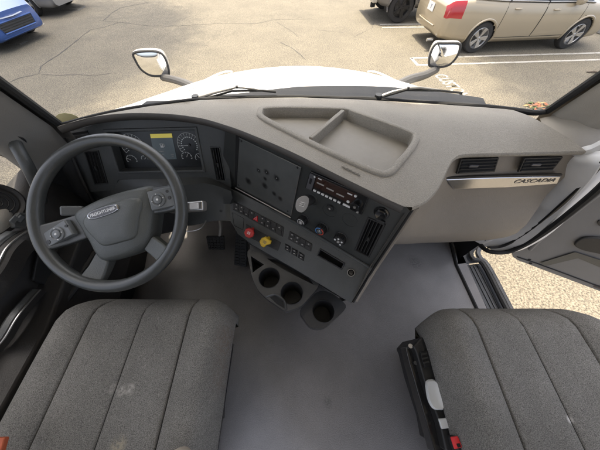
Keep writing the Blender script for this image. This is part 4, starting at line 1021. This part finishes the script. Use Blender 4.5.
text_mesh('FREIGHTLINER', bf, 0, 0, .0125, .0003, 'badge_lettering', 'badge_white', bd, sx=.92, n=.0019, bold=.0002)
def spoke(a, b, m='wheel_grip'):      # a: two hub pixels, b: two rim pixels
    l0 = [wp(*a[0], -.045), wp(*a[1], -.045), wp(*a[1], -.012), wp(*a[0], -.012)]
    md = [((a[0][0]*.5+b[0][0]*.5), (a[0][1]*.5+b[0][1]*.5)), ((a[1][0]*.5+b[1][0]*.5), (a[1][1]*.5+b[1][1]*.5))]
    l1 = [wp(*md[0], -.034), wp(*md[1], -.034), wp(*md[1], -.008), wp(*md[0], -.008)]
    l2 = [wp(*b[0], -.014), wp(*b[1], -.014), wp(*b[1], .010), wp(*b[0], .010)]
    return MB().loft([l0, l1, l2]).build('spoke', m, sw_, bevel=.006, seg=3)
spoke([(72,214),(84,238)], [(37,226),(47,251)]); spoke([(146,187),(150,214)], [(176,184),(181,209)])
spoke([(92,252),(105,262)], [(78,281),(98,291)], 'wheel_hub'); spoke([(149,236),(140,250)], [(173.5,252),(164,268)], 'wheel_hub')
def pad(q, ring, small):
    lp = [wp(*p, .004) for p in q]; c = sum(lp, V())/4
    o = MB().loft([[c+(p-c)*k+WFr.z*n for p in lp] for k, n in ((1.0,-.02),(1.0,-.002),(.95,.001))]).build('button_pad', 'button_grey', sw_, bevel=.003, seg=3)
    c = wp(*ring, .006)
    MB().lathe(c, WFr.z, [(.0215,-.004),(.0205,.002),(.017,.003),(.012,.0005),(.0115,.0035),(.009,.0045),(0,.0046)], 28, False).build('ring_button', 'button_grey', o)
    for k in range(4):
        a = R(20+90*k); MB().box(c+(WFr.x*math.cos(a)+WFr.y*math.sin(a))*.0165+WFr.z*.0032, (.003,.0025,.0005), WFr).build('button_icon', 'icon_white', o)
    MB().lathe(c+WFr.z*.0045, WFr.z, [(.0035,0),(.003,.0008),(0,.0009)], 10, False).build('button_mark', 'icon_white', o)
    for x, y, r in small:
        MB().lathe(wp(x, y, .004), WFr.z, [(r,-.004),(r*.95,.002),(r*.6,.0025),(0,.0015)], 16, False).build('round_button', 'button_black', o)
pad([(43,234.5),(66,219.5),(75,234),(47.5,248.5)], (59.5,234), [(50.5,242,.0065),(68,226,.0045)])
pad([(147.5,192),(171.5,186.5),(177.5,205.5),(152.5,211)], (159.5,200), [(170.5,198,.0055),(168,191.5,.0045)])
# steering column and stalks
colm = thing('steering_column', 'black steering column shroud with stalks behind the wheel', 'steering column', WC+WFr.z*-.3)
ax = -WFr.z
def colring(n, rx, ry): return [WFr.p(rx*math.copysign(abs(math.cos(a))**.7, math.cos(a)), ry*math.copysign(abs(math.sin(a))**.7, math.sin(a))-.005, n) for a in [2*math.pi*i/28 for i in range(28)]]
MB().loft([colring(-.075,.075,.065), colring(-.09,.085,.072), colring(-.20,.075,.065), colring(-.33,.06,.055)], True, True).build('shroud', 'soft_black', colm, ang=50)
for a, b, nm in (((166,209),(203,206),'satin_silver'), ((88,211),(62,211),'tag_grey')):
    p0 = WFr.p(0,0,-.12)+(wp(*a)-WC); p0 = P(*a, y=WC.y+.09); p1 = P(*b, y=WC.y+.07)
    d = (p1-p0).normalized(); f = Frame(lerp(p0, p1, .6), d, WFr.y-d*WFr.y.dot(d))
    o = MB().cyl(WFr.p(0,0,-.13), p0, .012, .010).build('stalk', 'soft_black', colm)
    L_ = (p1-p0).length
    MB().box(f.o, (L_*.9,.034,.026), f).build('stalk_end', nm if nm != 'tag_grey' else 'button_grey', o, bevel=.007, seg=3)
    MB().box(f.p(L_*.25*(1 if nm == 'satin_silver' else .9),0,.0135), (L_*.22,.02,.004), f).build('stalk_button', 'badge_dark' if nm == 'tag_grey' else 'badge_white', o, bevel=.0015)
    for k in (-1, 1): MB().box(f.p(L_*(-.12+.1*k),0,.0125), (.005,.036,.004), f).build('stalk_band', 'soft_black', o, bevel=.001)
MB().tube(smooth([P(x, y, y=yy) for x, y, yy in ((182,231,.50),(192,231,.50),(201,228,.52),(206,221,.53))], 4), .0025, 6).build('cable', 'satin_silver', colm)

# ================================================================ SEATS
def seat(label, cx, yf, zt, cr):
    t = thing('captain_chair', label, 'seat', (cx, yf-.3, 0), 'truck seats')
    hwid = .288; rows = []
    ss = sorted(set([round(-1+2*i/44, 4) for i in range(45)]+[round(q*k+e, 4) for k in (-1, 1) for q in (.545,) for e in (-.03,-.018,-.010,-.005,0,.005,.010,.018,.03)]+[-.02,-.012,-.006,.006,.012,.02])); n = len(ss)-1
    ys_ = [0,.004,.012,.025,.045,.07,.10,.14,.2,.27,.35,.43,.50,.55]
    for k, dy in enumerate(ys_):
        fr = 1-((1-min(1, dy/.075))**2.4)                 # front roll
        ftop = zt-.075*(1-fr)-.010*sstep(dy, .1, .5)
        narrow = 1-.045*(1-min(1, dy/.06))**2
        row = []
        for i in range(n+1):
            s = ss[i]; a = abs(s); x = cx+s*hwid*narrow
            edge = .095*max(0, (a-.80)/.20)**2.6
            crown = .016*math.exp(-((a-.76)/.16)**2) - .010*math.exp(-(a/.42)**4)
            groove = .008*math.exp(-((a-.545)/.009)**2) + .007*math.exp(-((a-.545)/.07)**2) + .004*math.exp(-(a/.008)**2) + .005*math.exp(-(a/.06)**2)
            yy = yf-dy+.022*(a**4.0)*-1*(1 if dy < .2 else max(0, 1-(dy-.2)/.3)) - (cr[0] if s < 0 else cr[1])*max(0, (a-.76)/.24)**2.6*max(0, 1-dy/.22)
            row.append(V((x, yy, ftop+crown-edge-groove*min(1, dy/.02+.3))))
        row = [row[0]+V((.04,-.01,-.09))]+row+[row[-1]+V((-.04,-.01,-.09))]
        rows.append(row)
    f0 = [V((p.x, p.y-.035, zt-.19)) for p in rows[0]]
    cu = MB().sheet([f0]+rows).build('cushion', 'seat_fabric', t, ang=80)
    for s in (-.545, 0, .545):
        pth = []
        for dy in [.02+.04*i for i in range(14)]:
            a = abs(s); fr = 1-((1-min(1, dy/.075))**2.4)
            z = zt-.075*(1-fr)-.010*sstep(dy, .1, .5)+.016*math.exp(-((a-.76)/.16)**2)-.010*math.exp(-(a/.42)**4)-(.0135 if a else .0078)
            pth.append(V((cx+s*hwid*(1-.045*(1-min(1, dy/.06))**2), yf-dy-.022*a**4*(1 if dy < .2 else max(0, 1-(dy-.2)/.3)), z)))
        MB().tube(pth, .0019 if s else .0010, 5).build('seam', 'seam_thread', cu)
    # backrest
    br = []
    for k, h in enumerate((.0,.04,.12,.3,.5,.65,.72,.75)):
        wv = hwid*interp(h, [(0,.9),(.1,1),(.5,.98),(.7,.85),(.75,.6)]); dep = interp(h, [(0,.07),(.1,.1),(.6,.085),(.75,.03)])
        yb = yf-.62-.20*h
        br.append([V((cx+wv*math.copysign(abs(math.cos(a))**.5, math.cos(a)), yb+dep*math.copysign(abs(math.sin(a))**.6, math.sin(a)), zt-.02+h)) for a in [2*math.pi*i/40 for i in range(40)]])
    MB().loft(br).build('backrest', 'seat_fabric', t, ang=70)
    MB().box((cx, yf-.36, zt-.20), (.40,.50,.10)).build('seat_pan', 'seat_shell', t, bevel=.02)
    MB().prism([V((cx-.16,yf-.60,zt-.25)), V((cx+.16,yf-.60,zt-.25)), V((cx+.16,yf-.14,zt-.25)), V((cx-.16,yf-.14,zt-.25))], (0,0,-(zt-.25)+.06)).build('suspension_bellows', 'seat_shell', t, bevel=.03)
    MB().box((cx, yf-.36, .03), (.36,.50,.06)).build('base_plate', 'black_trim', t, bevel=.008)
    return t
s1 = seat('grey fabric driver seat behind the steering wheel', -.515, .205, .515, (.075, .022))
s2 = seat('grey fabric passenger seat with white lever on its black side trim', .712, .172, .515, (.032, .05))
xh = .40
MB().prism([P(*q, z=.405) for q in ((420,338),(428,336),(436,345),(452,400),(470,452),(446,452),(440,425),(424,380),(416,352),(413,346))], (0,0,-.16)).build('side_trim', 'seat_shell', s2, bevel=.006)
rl = MB().prism([P(*q, z=.375) for q in ((405.5,347),(413,345.5),(418,360),(432,410),(446,455),(436,455),(420,400),(409,362))], (0,0,-.05)).build('side_rail', 'gloss_black', s2, bevel=.004)
MB().prism([P(*q, z=.408) for q in ((419.5,352),(427,350.5),(430,365.5),(423.5,368))], (0,0,.008)).build('adjuster_bracket', 'deep_black', s2, bevel=.002)
for k in range(3): MB().prism([P(x+.9*k*1.2, y+4.2*k, z=.417) for x, y in ((420.8,354),(426.6,352.6),(427,354.2),(421.3,355.6))], (0,0,.0025)).build('bracket_rib', 'button_black', s2)
lv = smooth([P(*q, z=.41) for q in ((425.5,381.5),(434,380),(437.5,390),(442,407.5),(438,409.5),(432,408),(427,398))], 3, True); lc = sum(lv, V())/len(lv)
MB().loft([[lc+(q-lc)*k+V((0,0,z)) for q in lv] for k, z in ((1,0),(1,.008),(.9,.013),(.6,.010),(.2,.009))]).build('adjuster_lever', 'lever_white', s2, ang=50)
MB().prism([P(*q, z=.41) for q in ((437.5,418.5),(446,417.5),(449,427.5),(440.5,428.5))], (0,0,.008)).build('adjuster_button', 'lever_white', s2, bevel=.002)
MB().cyl(P(410.5,346,z=.38), P(410.5,346,z=.392), .007).build('rail_bolt', 'satin_silver', s2)
MB().cyl(P(415.5,363,z=.38), P(415.5,363,z=.386), .006).build('rail_bolt', 'button_black', s2)
bk = thing('seat_belt_buckle', 'red seat belt buckle beside the passenger seat', 'buckle', P(455,440,z=.36))
MB().prism([P(*q, z=.405) for q in ((446,434),(458,432),(466,452),(453,456))], (0,0,.035)).build('buckle_case', 'soft_black', bk, bevel=.006)
MB().prism([P(*q, z=.441) for q in ((449.5,436.5),(457,435.5),(461.5,447),(453.5,449))], (0,0,.006)).build('release_button', 'buckle_red', bk, bevel=.003)
MB().prism([P(*q, z=.4415) for q in ((455,443),(458.5,442.5),(460,446.3),(456.5,447))], (0,0,.0065)).build('button_slot', 'deep_black', bk, bevel=.001)
# driver seat side hardware
MB().prism([P(*q, z=.36) for q in ((217.5,405),(222.5,402),(222,420),(217.5,421))], (0,0,-.03)).build('side_knob', 'soft_black', s1, bevel=.003)
MB().prism([P(*q, z=.40) for q in ((196,443),(204,438),(205,455),(194,458))], (0,0,-.10)).build('side_bracket', 'black_trim', s1, bevel=.003)
MB().prism([P(*q, z=.33) for q in ((206,437),(214,430),(212,458),(204,458))], (0,0,-.05)).build('side_plate', 'black_trim', s1, bevel=.003)
m = MB(); c = P(176,469,z=.555); m.loft([[c+V((.030*k*math.cos(a), .032*k*math.sin(a), z)) for a in [2*math.pi*i/20 for i in range(20)]] for k, z in ((.7,-.03),(1,-.02),(1.04,0),(.95,.012),(.6,.02),(.1,.022))])
tag(m.build('armrest_tip', 'tip_beige', ang=60), 'rounded beige armrest tip at the rear of the driver seat', 'armrest')
m = MB(); a, b = P(9,437,z=.56), P(-6,470,z=.60); d_ = V((.05,.01,0))
m.prism([P(-8,437,z=.56), P(10.5,436,z=.56), P(6,452,z=.56), P(-8,460,z=.56)], (0,0,.012))
tag(m.build('webbing_strap', 'strap_orange', bevel=.003), 'orange red strap end at the left of the driver seat', 'strap')

# ================================================================ PEDALS
def pedal(name, label, q, zc, ry, m='rubber', nx=4, ny=5, gap=.06):
    fa, fb, fc = P(*q[3], z=zc-ry), P(*q[2], z=zc-ry), P(*q[0], z=zc+ry); f = plane3(fa, fb, fc)
    t = thing(name, label, 'pedal', P(*q[3], z=0))
    pts = [quadpt(f, q, u, v, 0) for u, v in ((0,0),(1,0),(1,1),(0,1))]
    pd = MB().prism([p-f.z*.012 for p in pts], f.z*.012).build('pad', m, t, bevel=.003)
    for i in range(nx):
        for j in range(ny):
            u0, u1, v0, v1 = (i+gap*2)/nx, (i+1-gap*2)/nx, (j+gap*2)/ny, (j+1-gap*2)/ny
            MB().prism([quadpt(f, q, u, v, -.001) for u, v in ((u0,v0),(u1,v0),(u1,v1),(u0,v1))], f.z*.005).build('tread', m, pd, bevel=.001)
    c = quadpt(f, q, .75, .05, -.012)
    return t, c, f
t, c, f = pedal('brake_pedal', 'black ribbed brake pedal under the dash', [(206,236.5),(223.5,236.5),(224.5,250),(208.5,249.5)], .20, .035, nx=5, ny=5)
MB().tube(smooth([c, c+V((.01,.05,.06)), c+V((.015,.09,.2)), c+V((.015,.12,.34))], 4), .011, 8).build('pedal_arm', 'steel_arm', t)
t, c, f = pedal('accelerator_pedal', 'long black accelerator pedal beside the centre stack', [(235.5,230),(246.5,231),(246,267),(234,265)], .12, .09, nx=2, ny=12)
MB().box(f.p(.04,.05,-.04), (.04,.12,.05), f).build('pedal_base', 'black_trim', t, bevel=.006)

# ================================================================ DOORS
dd_ = thing('driver_door', 'closed dark driver door with armrest controls and pull handle', 'door', (-1.02,.0,0))
X = -1.0
MB().sheet([[V((X-.02,.62,.70)), V((X-.02,.50,.695)), V((X-.01,.3,.68)), V((X,-.66,.68))], [V((X+.02,.62,.66)), V((X+.03,.50,.655)), V((X+.03,.3,.64)), V((X+.03,-.66,.64))], [V((X+.035,.62,.45)), V((X+.05,.5,.45)), V((X+.05,.3,.45)), V((X+.05,-.66,.45))], [V((X+.02,.64,.0)), V((X+.05,.5,.0)), V((X+.05,.3,.0)), V((X+.05,-.66,.0))]]).build('door_panel', 'door_dark', dd_, ang=50, solid=.02, off=1)
MB().box((X-.06,-.02,.20), (.04,1.30,.80)).build('outer_skin', 'truck_white', dd_, bevel=.01)
MB().sheet([[V((X-.03,.60,.69)), V((X-.03,-.66,.69))], [V((X-.0,.40,1.60)), V((X-.0,-.66,1.62))]]).build('window_pane', 'windshield_glass', dd_)
MB().tube([V((X,.66,.66)), V((X+.01,.56,.95)), V((X+.01,.40,1.62)), V((X+.01,-.66,1.64))], .035, 8).build('window_frame', 'door_dark', dd_)
# armrest with pale top edge
ap = [P(x, y, x=xx) for x, y, xx in ((-25,300,-.90),(0,268,-.885),(10,250,-.885),(20,240,-.89),(30,233,-.90),(45,222,-.93))]
AR = smooth(ap, 4)
arm = MB().loft([[q+V((-.09,0,-.01)), q+V((-.05,0,.012)), q+V((-.012,0,.010)), q+V((.006,0,-.006)), q+V((.004,0,-.05)), q+V((-.05,0,-.075))] for q in AR]).build('armrest', 'door_dark', dd_, ang=50)
MB().sheet([[q+V((-.065,0,.0125)) for q in AR[2:17]], [q+V((-.022,0,.0135)) for q in AR[2:17]]]).build('armrest_inlay', 'panel_grey', arm, solid=.004)
MB().tube([q+V((-.006,0,.006)) for q in AR], .003, 6).build('armrest_edge', 'satin_silver', arm)
pod = MB().prism([P(*q, x=-.93) for q in ((8,222),(15,213),(25,214),(27,222),(20,229),(10,228))], (.022,0,.006)).build('control_pod', 'panel_grey', arm, bevel=.004)
for x, y in ((14,219.5),(20.5,218.5)): MB().box(P(x, y, x=-.906), (.006,.022,.014)).build('window_switch', 'button_grey', pod, bevel=.002)
MB().sheet([[P(x, y, x=-.955) for x, y in ((-12,212),(4,210),(12,216))], [P(x, y, x=-.93) for x, y in ((-12,240),(2,232),(10,226))]]).build('armrest_sun_patch', 'pillar_trim', arm, solid=.01)  # sunlit patch on the armrest panel, painted as a beige sheet
c = P(-3,203,x=-.955); sp = MB().lathe(c, (1,-.1,.35), [(.062,-.02),(.062,.002),(.056,.008),(.050,.004),(.046,-.004),(0,-.002)], 30, False).build('speaker', 'door_dark', dd_)
for r in (.012,.024,.036): MB().tube(MB().ring(c+V((.001,0,.001)), (1,-.1,.35), r, 24), .0018, 5, True).build('speaker_ring', 'soft_black', sp)
# lower door: pull and map pocket
pl_ = [P(x, y, x=xx) for x, y, xx in ((-10,352,-.925),(2,338,-.905),(14,318,-.895),(27,302,-.895),(38,290,-.91))]
pq = smooth(pl_, 4)
MB().loft([[q+V((-.03,0,-.006)), q+V((-.004,0,.010)), q+V((.012,0,.004)), q+V((.008,0,-.022)), q+V((-.025,0,-.025))] for q in pq]).build('pull_handle', 'door_dark', dd_, ang=50)
MB().loft([[q+V((-.026,0,-.0)), q+V((-.006,0,.0125)), q+V((.008,0,.0075))] for q in pq], False, False).build('pull_inlay', 'panel_grey', dd_)
MB().tube([q+V((.0125,0,.0035)) for q in pq], .0022, 5).build('pull_edge', 'satin_silver', dd_)
for off, m_, r in ((0,'door_dark',.014),(.030,'soft_black',.012)):
    MB().tube(smooth([P(x+off*120, y+off*60, z=.40) for x, y in ((-12,402),(20,352),(46,318),(66,294),(84,270),(96,252))], 4), r, 8).build('sill_trim', m_, dd_)
MB().prism([V((X+.03,.60,.50)), V((X+.10,.55,.50)), V((X+.12,.10,.42)), V((X+.12,-.4,.42)), V((X+.03,-.4,.42))], (0,0,-.30)).build('map_pocket', 'door_dark', dd_, bevel=.012)
MB().prism([P(*q, x=X+.06) for q in ((38,240),(62,258),(82,276),(58,292),(30,280))], (.01,0,0)).build('pocket_panel', 'soft_black', dd_, bevel=.004)
# grab handle on the left pillar
gh = thing('grab_handle', 'curved black grab handle fixed to the driver side pillar', 'handle', P(18,147,y=.56))
gp_ = smooth([P(x, y, y=yy) for x, y, yy in ((14,140,.585),(18,149,.555),(26,163,.525),(33,177,.51),(39,191,.51),(43,202,.525))], 4)
MB().tube(gp_, [.016]+[.0155]*(len(gp_)-2)+[.015], 12).build('bar', 'panel_grey', gh, ang=70)
MB().lathe(gp_[0], gp_[0]-gp_[1], [(.024,-.012),(.027,0),(.024,.012),(.01,.016)], 16, True).build('mount', 'soft_black', gh)

# ---------------------------------------------------------------- passenger side: jamb, seal, sill, open door
jl = [P(x, y, y=yy) for x, y, yy in ((592,150,.60),(575,160,.60),(562,172,.59),(556,185,.585),(545,200,.58),(528,216,.57),(510,230,.56),(494,241,.55),(482,246,.55))]
jr = [P(x, y, y=yy) for x, y, yy in ((640,140,.50),(612,158,.50),(600,166,.50),(590,180,.50),(572,200,.50),(552,220,.495),(532,238,.49),(512,250,.49),(500,254,.49))]
jl = [q+V((-.05,.05,0)) if i else q for i, q in enumerate(jl)]
jamb = struct(MB().sheet([smooth(jl, 3), smooth([lerp(a, b, .35)+V((0,-.006,.004)) for a, b in zip(jl, jr)], 3), smooth([lerp(a, b, .5)+V((0,.012,-.01)) for a, b in zip(jl, jr)], 3), smooth(jr, 3), [q+V((.10,.02,-.02)) for q in smooth(jr, 3)]]).build('door_jamb', 'jamb_white', ang=40), 'white painted door jamb at the passenger side')
for p, r in (((571,161.5),.008), ((556,186),.007), ((596,157),.008)):
    c = P(*p, y=.575); MB().lathe(c, (-.2,-.9,.3), [(r,-.01),(r,.004),(r*.6,.007),(0,.007)], 12, False).build('jamb_bolt', 'jamb_white', jamb)
MB().tube(smooth([P(x, y, y=yy) for x, y, yy in ((575,157,.588),(583,152,.575),(594,149,.565),(606,143,.56))], 4), [.016]*13, 8).build('hinge_bracket', 'jamb_white', jamb)
sl = smooth([P(x, y, y=yy) for x, y, yy in ((655,130,.47),(625,162,.475),(600,188,.48),(575,209,.482),(552,227,.485),(536,238,.487),(522,246,.488),(509,251.5,.486),(497,252.5,.49),(487,250.5,.51),(481,245.5,.55),(478,240,.60))], 4)
seal = MB().tube(sl, .0115, 8).build('weather_seal', 'rubber', jamb)
MB().tube([q+V((-.022,.03,.0)) for q in sl[:34]], .007, 6).build('seal_lip', 'black_trim', jamb)
for k, (dx, m_) in enumerate(((.028,'soft_black'),(.046,'door_grey'))): MB().tube([q+V((dx,.045+.01*k,-.01)) for q in sl[:30]], .010, 6).build('jamb_strip', m_, jamb)
# kick panel and pillar foot closing the corner between dash, glass and jamb
MB().sheet([[V((1.0,.56,.0)), V((1.02,1.0,.0))], [V((.99,.56,.40)), V((1.0,1.0,.40))], [V((.93,.58,.76)), V((.97,1.0,.70))]]).build('kick_panel', 'soft_black', pil_r)
ft = [P(551,114.5,z=.79), P(560,131,z=.79), P(573,143,z=.78), P(588,155,z=.75)]
MB().sheet([[q+V((-.03,.0,-.015)) for q in ft], [q+V((.05,-.01,.012)) for q in ft], [q+V((.16,-.03,.03)) for q in ft], [q+V((.20,.02,-.15)) for q in ft]]).build('pillar_foot', 'pillar_trim', pil_r, ang=60)
MB().sheet([[V((-1.0,.50,.0)), V((-.98,1.0,.0))], [V((-.99,.55,.45)), V((-.96,1.0,.40))], [V((-.97,.60,.76)), V((-.93,1.0,.66))]]).build('kick_panel', 'soft_black', pil_l)
# sill
sill = thing('door_sill', 'ribbed grey metal sill plate at the passenger door opening', 'sill', P(475,280,z=0))
sq_ = [(455,266),(482.5,263),(523,340),(492,345)]
fz0 = Frame((1.05,.3,-.012), (1,0,0), (0,1,0))
MB().prism([fz0.at(*p) for p in sq_], (0,0,-.05)).build('plate', 'sill_metal', sill, bevel=.006)
for k in range(6):
    u = .14+.125*k; a, b = quadpt(fz0, sq_, u, .03, .002), quadpt(fz0, sq_, u, .97, .002)
    f = Frame(lerp(a, b, .5), b-a, V((0,0,1)).cross(b-a)); MB().box(f.o, ((b-a).length,.0085,.008), f).build('rib', 'sill_metal', sill, bevel=.002)
MB().prism([fz0.at(*p)+V((0,0,.0)) for p in ((453.5,240),(462,238),(472,258),(481,262.5),(456,265.5))], (0,0,.012)).build('kick_plate', 'sill_metal', sill, bevel=.004)
for k in range(3): MB().tube([fz0.at(456.5+2.2*k, 241, .016), fz0.at(459+2.6*k, 256-2*k, .016)], .003, 5).build('kick_rib', 'soft_black', sill)
MB().tube(smooth([P(x, y, z=.02) for x, y in ((486,236),(478,243),(471,252),(473,259),(483,264),(503,302),(523,340))], 4), .014, 8).build('sill_seal', 'soft_black', sill)
MB().tube(smooth([P(x, y, z=.0) for x, y in ((493,235),(484,243),(478,251),(480,258),(488,266),(508,304),(528,342))], 4), .014, 8).build('sill_edge', 'sill_metal', sill)
MB().tube([fz0.at(448.5,241,.012), fz0.at(455,266,.012), fz0.at(492,346,.012)], .010, 6).build('mat_edge', 'deep_black', sill)
# steps and lower cab skin under the sill
MB().prism([V((1.0,-.70,-.05)), V((1.10,-.70,-.05)), V((1.10,.66,-.05)), V((1.0,.70,-.05))], (0,0,-.55)).build('step_skirt', 'truck_white', sill, bevel=.02)
# open door
hg, dr = V((1.14,.80,0)), (P(600,290,z=-.05)-P(515,258,z=-.05)); dr.z = 0; dr.normalize()
nb = V((-dr.y, dr.x, 0)); nb = nb if nb.y < 0 else -nb
p0 = P(514,256,z=-.02)
DFr = Frame(p0, dr, (0,0,1), nb)
pdr = thing('passenger_door', 'open passenger door with grey inner trim and dark pull pocket', 'door', p0)
ol = [(511,253),(512,257),(516,260.5),(530,264.5),(560,274.5),(600,289),(640,303),(760,345),(900,250),(760,60),(600,188),(560,216),(535,236),(518,246)]
OL = [DFr.at(x, y) for x, y in ol[:7]]
aL = [DFr.px(x, y) for x, y in ((511,253),(512.5,257.5),(517,261),(600,289.5))]
dl = [(0.0,.05),(.01,.01),(.04,-.015),(1.0,-.015),(1.02,.02),(1.02,.72),(-.18,.72),(-.16,.60)]
a0 = DFr.px(511,252); a1 = DFr.px(600,189)
dpts = [DFr.p(a, b) for a, b in (a0, DFr.px(512.5,257.5), DFr.px(518,261))]
sx_, sy_ = DFr.px(518,261)
dpts += [DFr.p(sx_+.95, sy_-.0), DFr.p(sx_+.98, sy_+.03), DFr.p(sx_+.98, .78), DFr.p(a1[0]-.05, .78), DFr.p(*a1)]
MB().prism([p-DFr.z*.07 for p in dpts], DFr.z*.045).build('outer_skin', 'truck_white', pdr, bevel=.012)
dpan = MB().prism([p-DFr.z*.022 for p in dpts], DFr.z*.022).build('inner_trim', 'door_grey', pdr, bevel=.010, seg=3)
def dq(pts, n0_, n1, name, m, par, bev=.005, sm=3):
    lp = smooth([DFr.at(x, y) for x, y in pts], sm, True) if sm else [DFr.at(x, y) for x, y in pts]
    return MB().prism([p+DFr.z*n0_ for p in lp], DFr.z*(n1-n0_)).build(name, m, par, bevel=bev)
MB().tube(smooth([DFr.at(x, y, .004) for x, y in ((530,249),(536,243),(547,233),(575,211),(604,189))], 4), .010, 8).build('trim_step', 'door_grey', dpan, ang=70)
MB().tube([DFr.at(x, y, .002) for x, y in ((517,256.5),(535,262.5),(560,271.5),(600,286.5),(640,302))], .004, 6).build('trim_line', 'deep_black', dpan)
for p in ((538,241),(529.5,259.5),(530.5,263.2)):
    MB().lathe(DFr.at(*p), DFr.z, [(.008,0),(.006,.004),(0,.005)], 12, False).build('trim_clip', 'deep_black', dpan)
dq([(574,243.5),(579,238),(587,235.8),(604,237),(622,242),(634,252),(618,256),(598,252),(582,248.5)], .0, .014, 'pull_pocket', 'soft_black', dpan, .006)
dq([(597.5,221),(600,219.5),(606,221),(608,225),(602,226),(598,224)], 0, .006, 'door_latch', 'soft_black', dpan, .002)
MB().sheet([[DFr.at(x, y, .008) for x, y in ((540,262),(575,251),(600,259),(640,272))], [DFr.at(x, y, .002) for x, y in ((545,266),(578,258),(602,268),(640,282))]]).build('armrest_base', 'panel_grey', dpan, ang=80)
MB().prism([DFr.at(x, y, -.03) for x, y in ((594,283.5),(604,286),(604,291),(592,287))], DFr.z*.03).build('red_reflector', 'ring_red', dpan, bevel=.003)
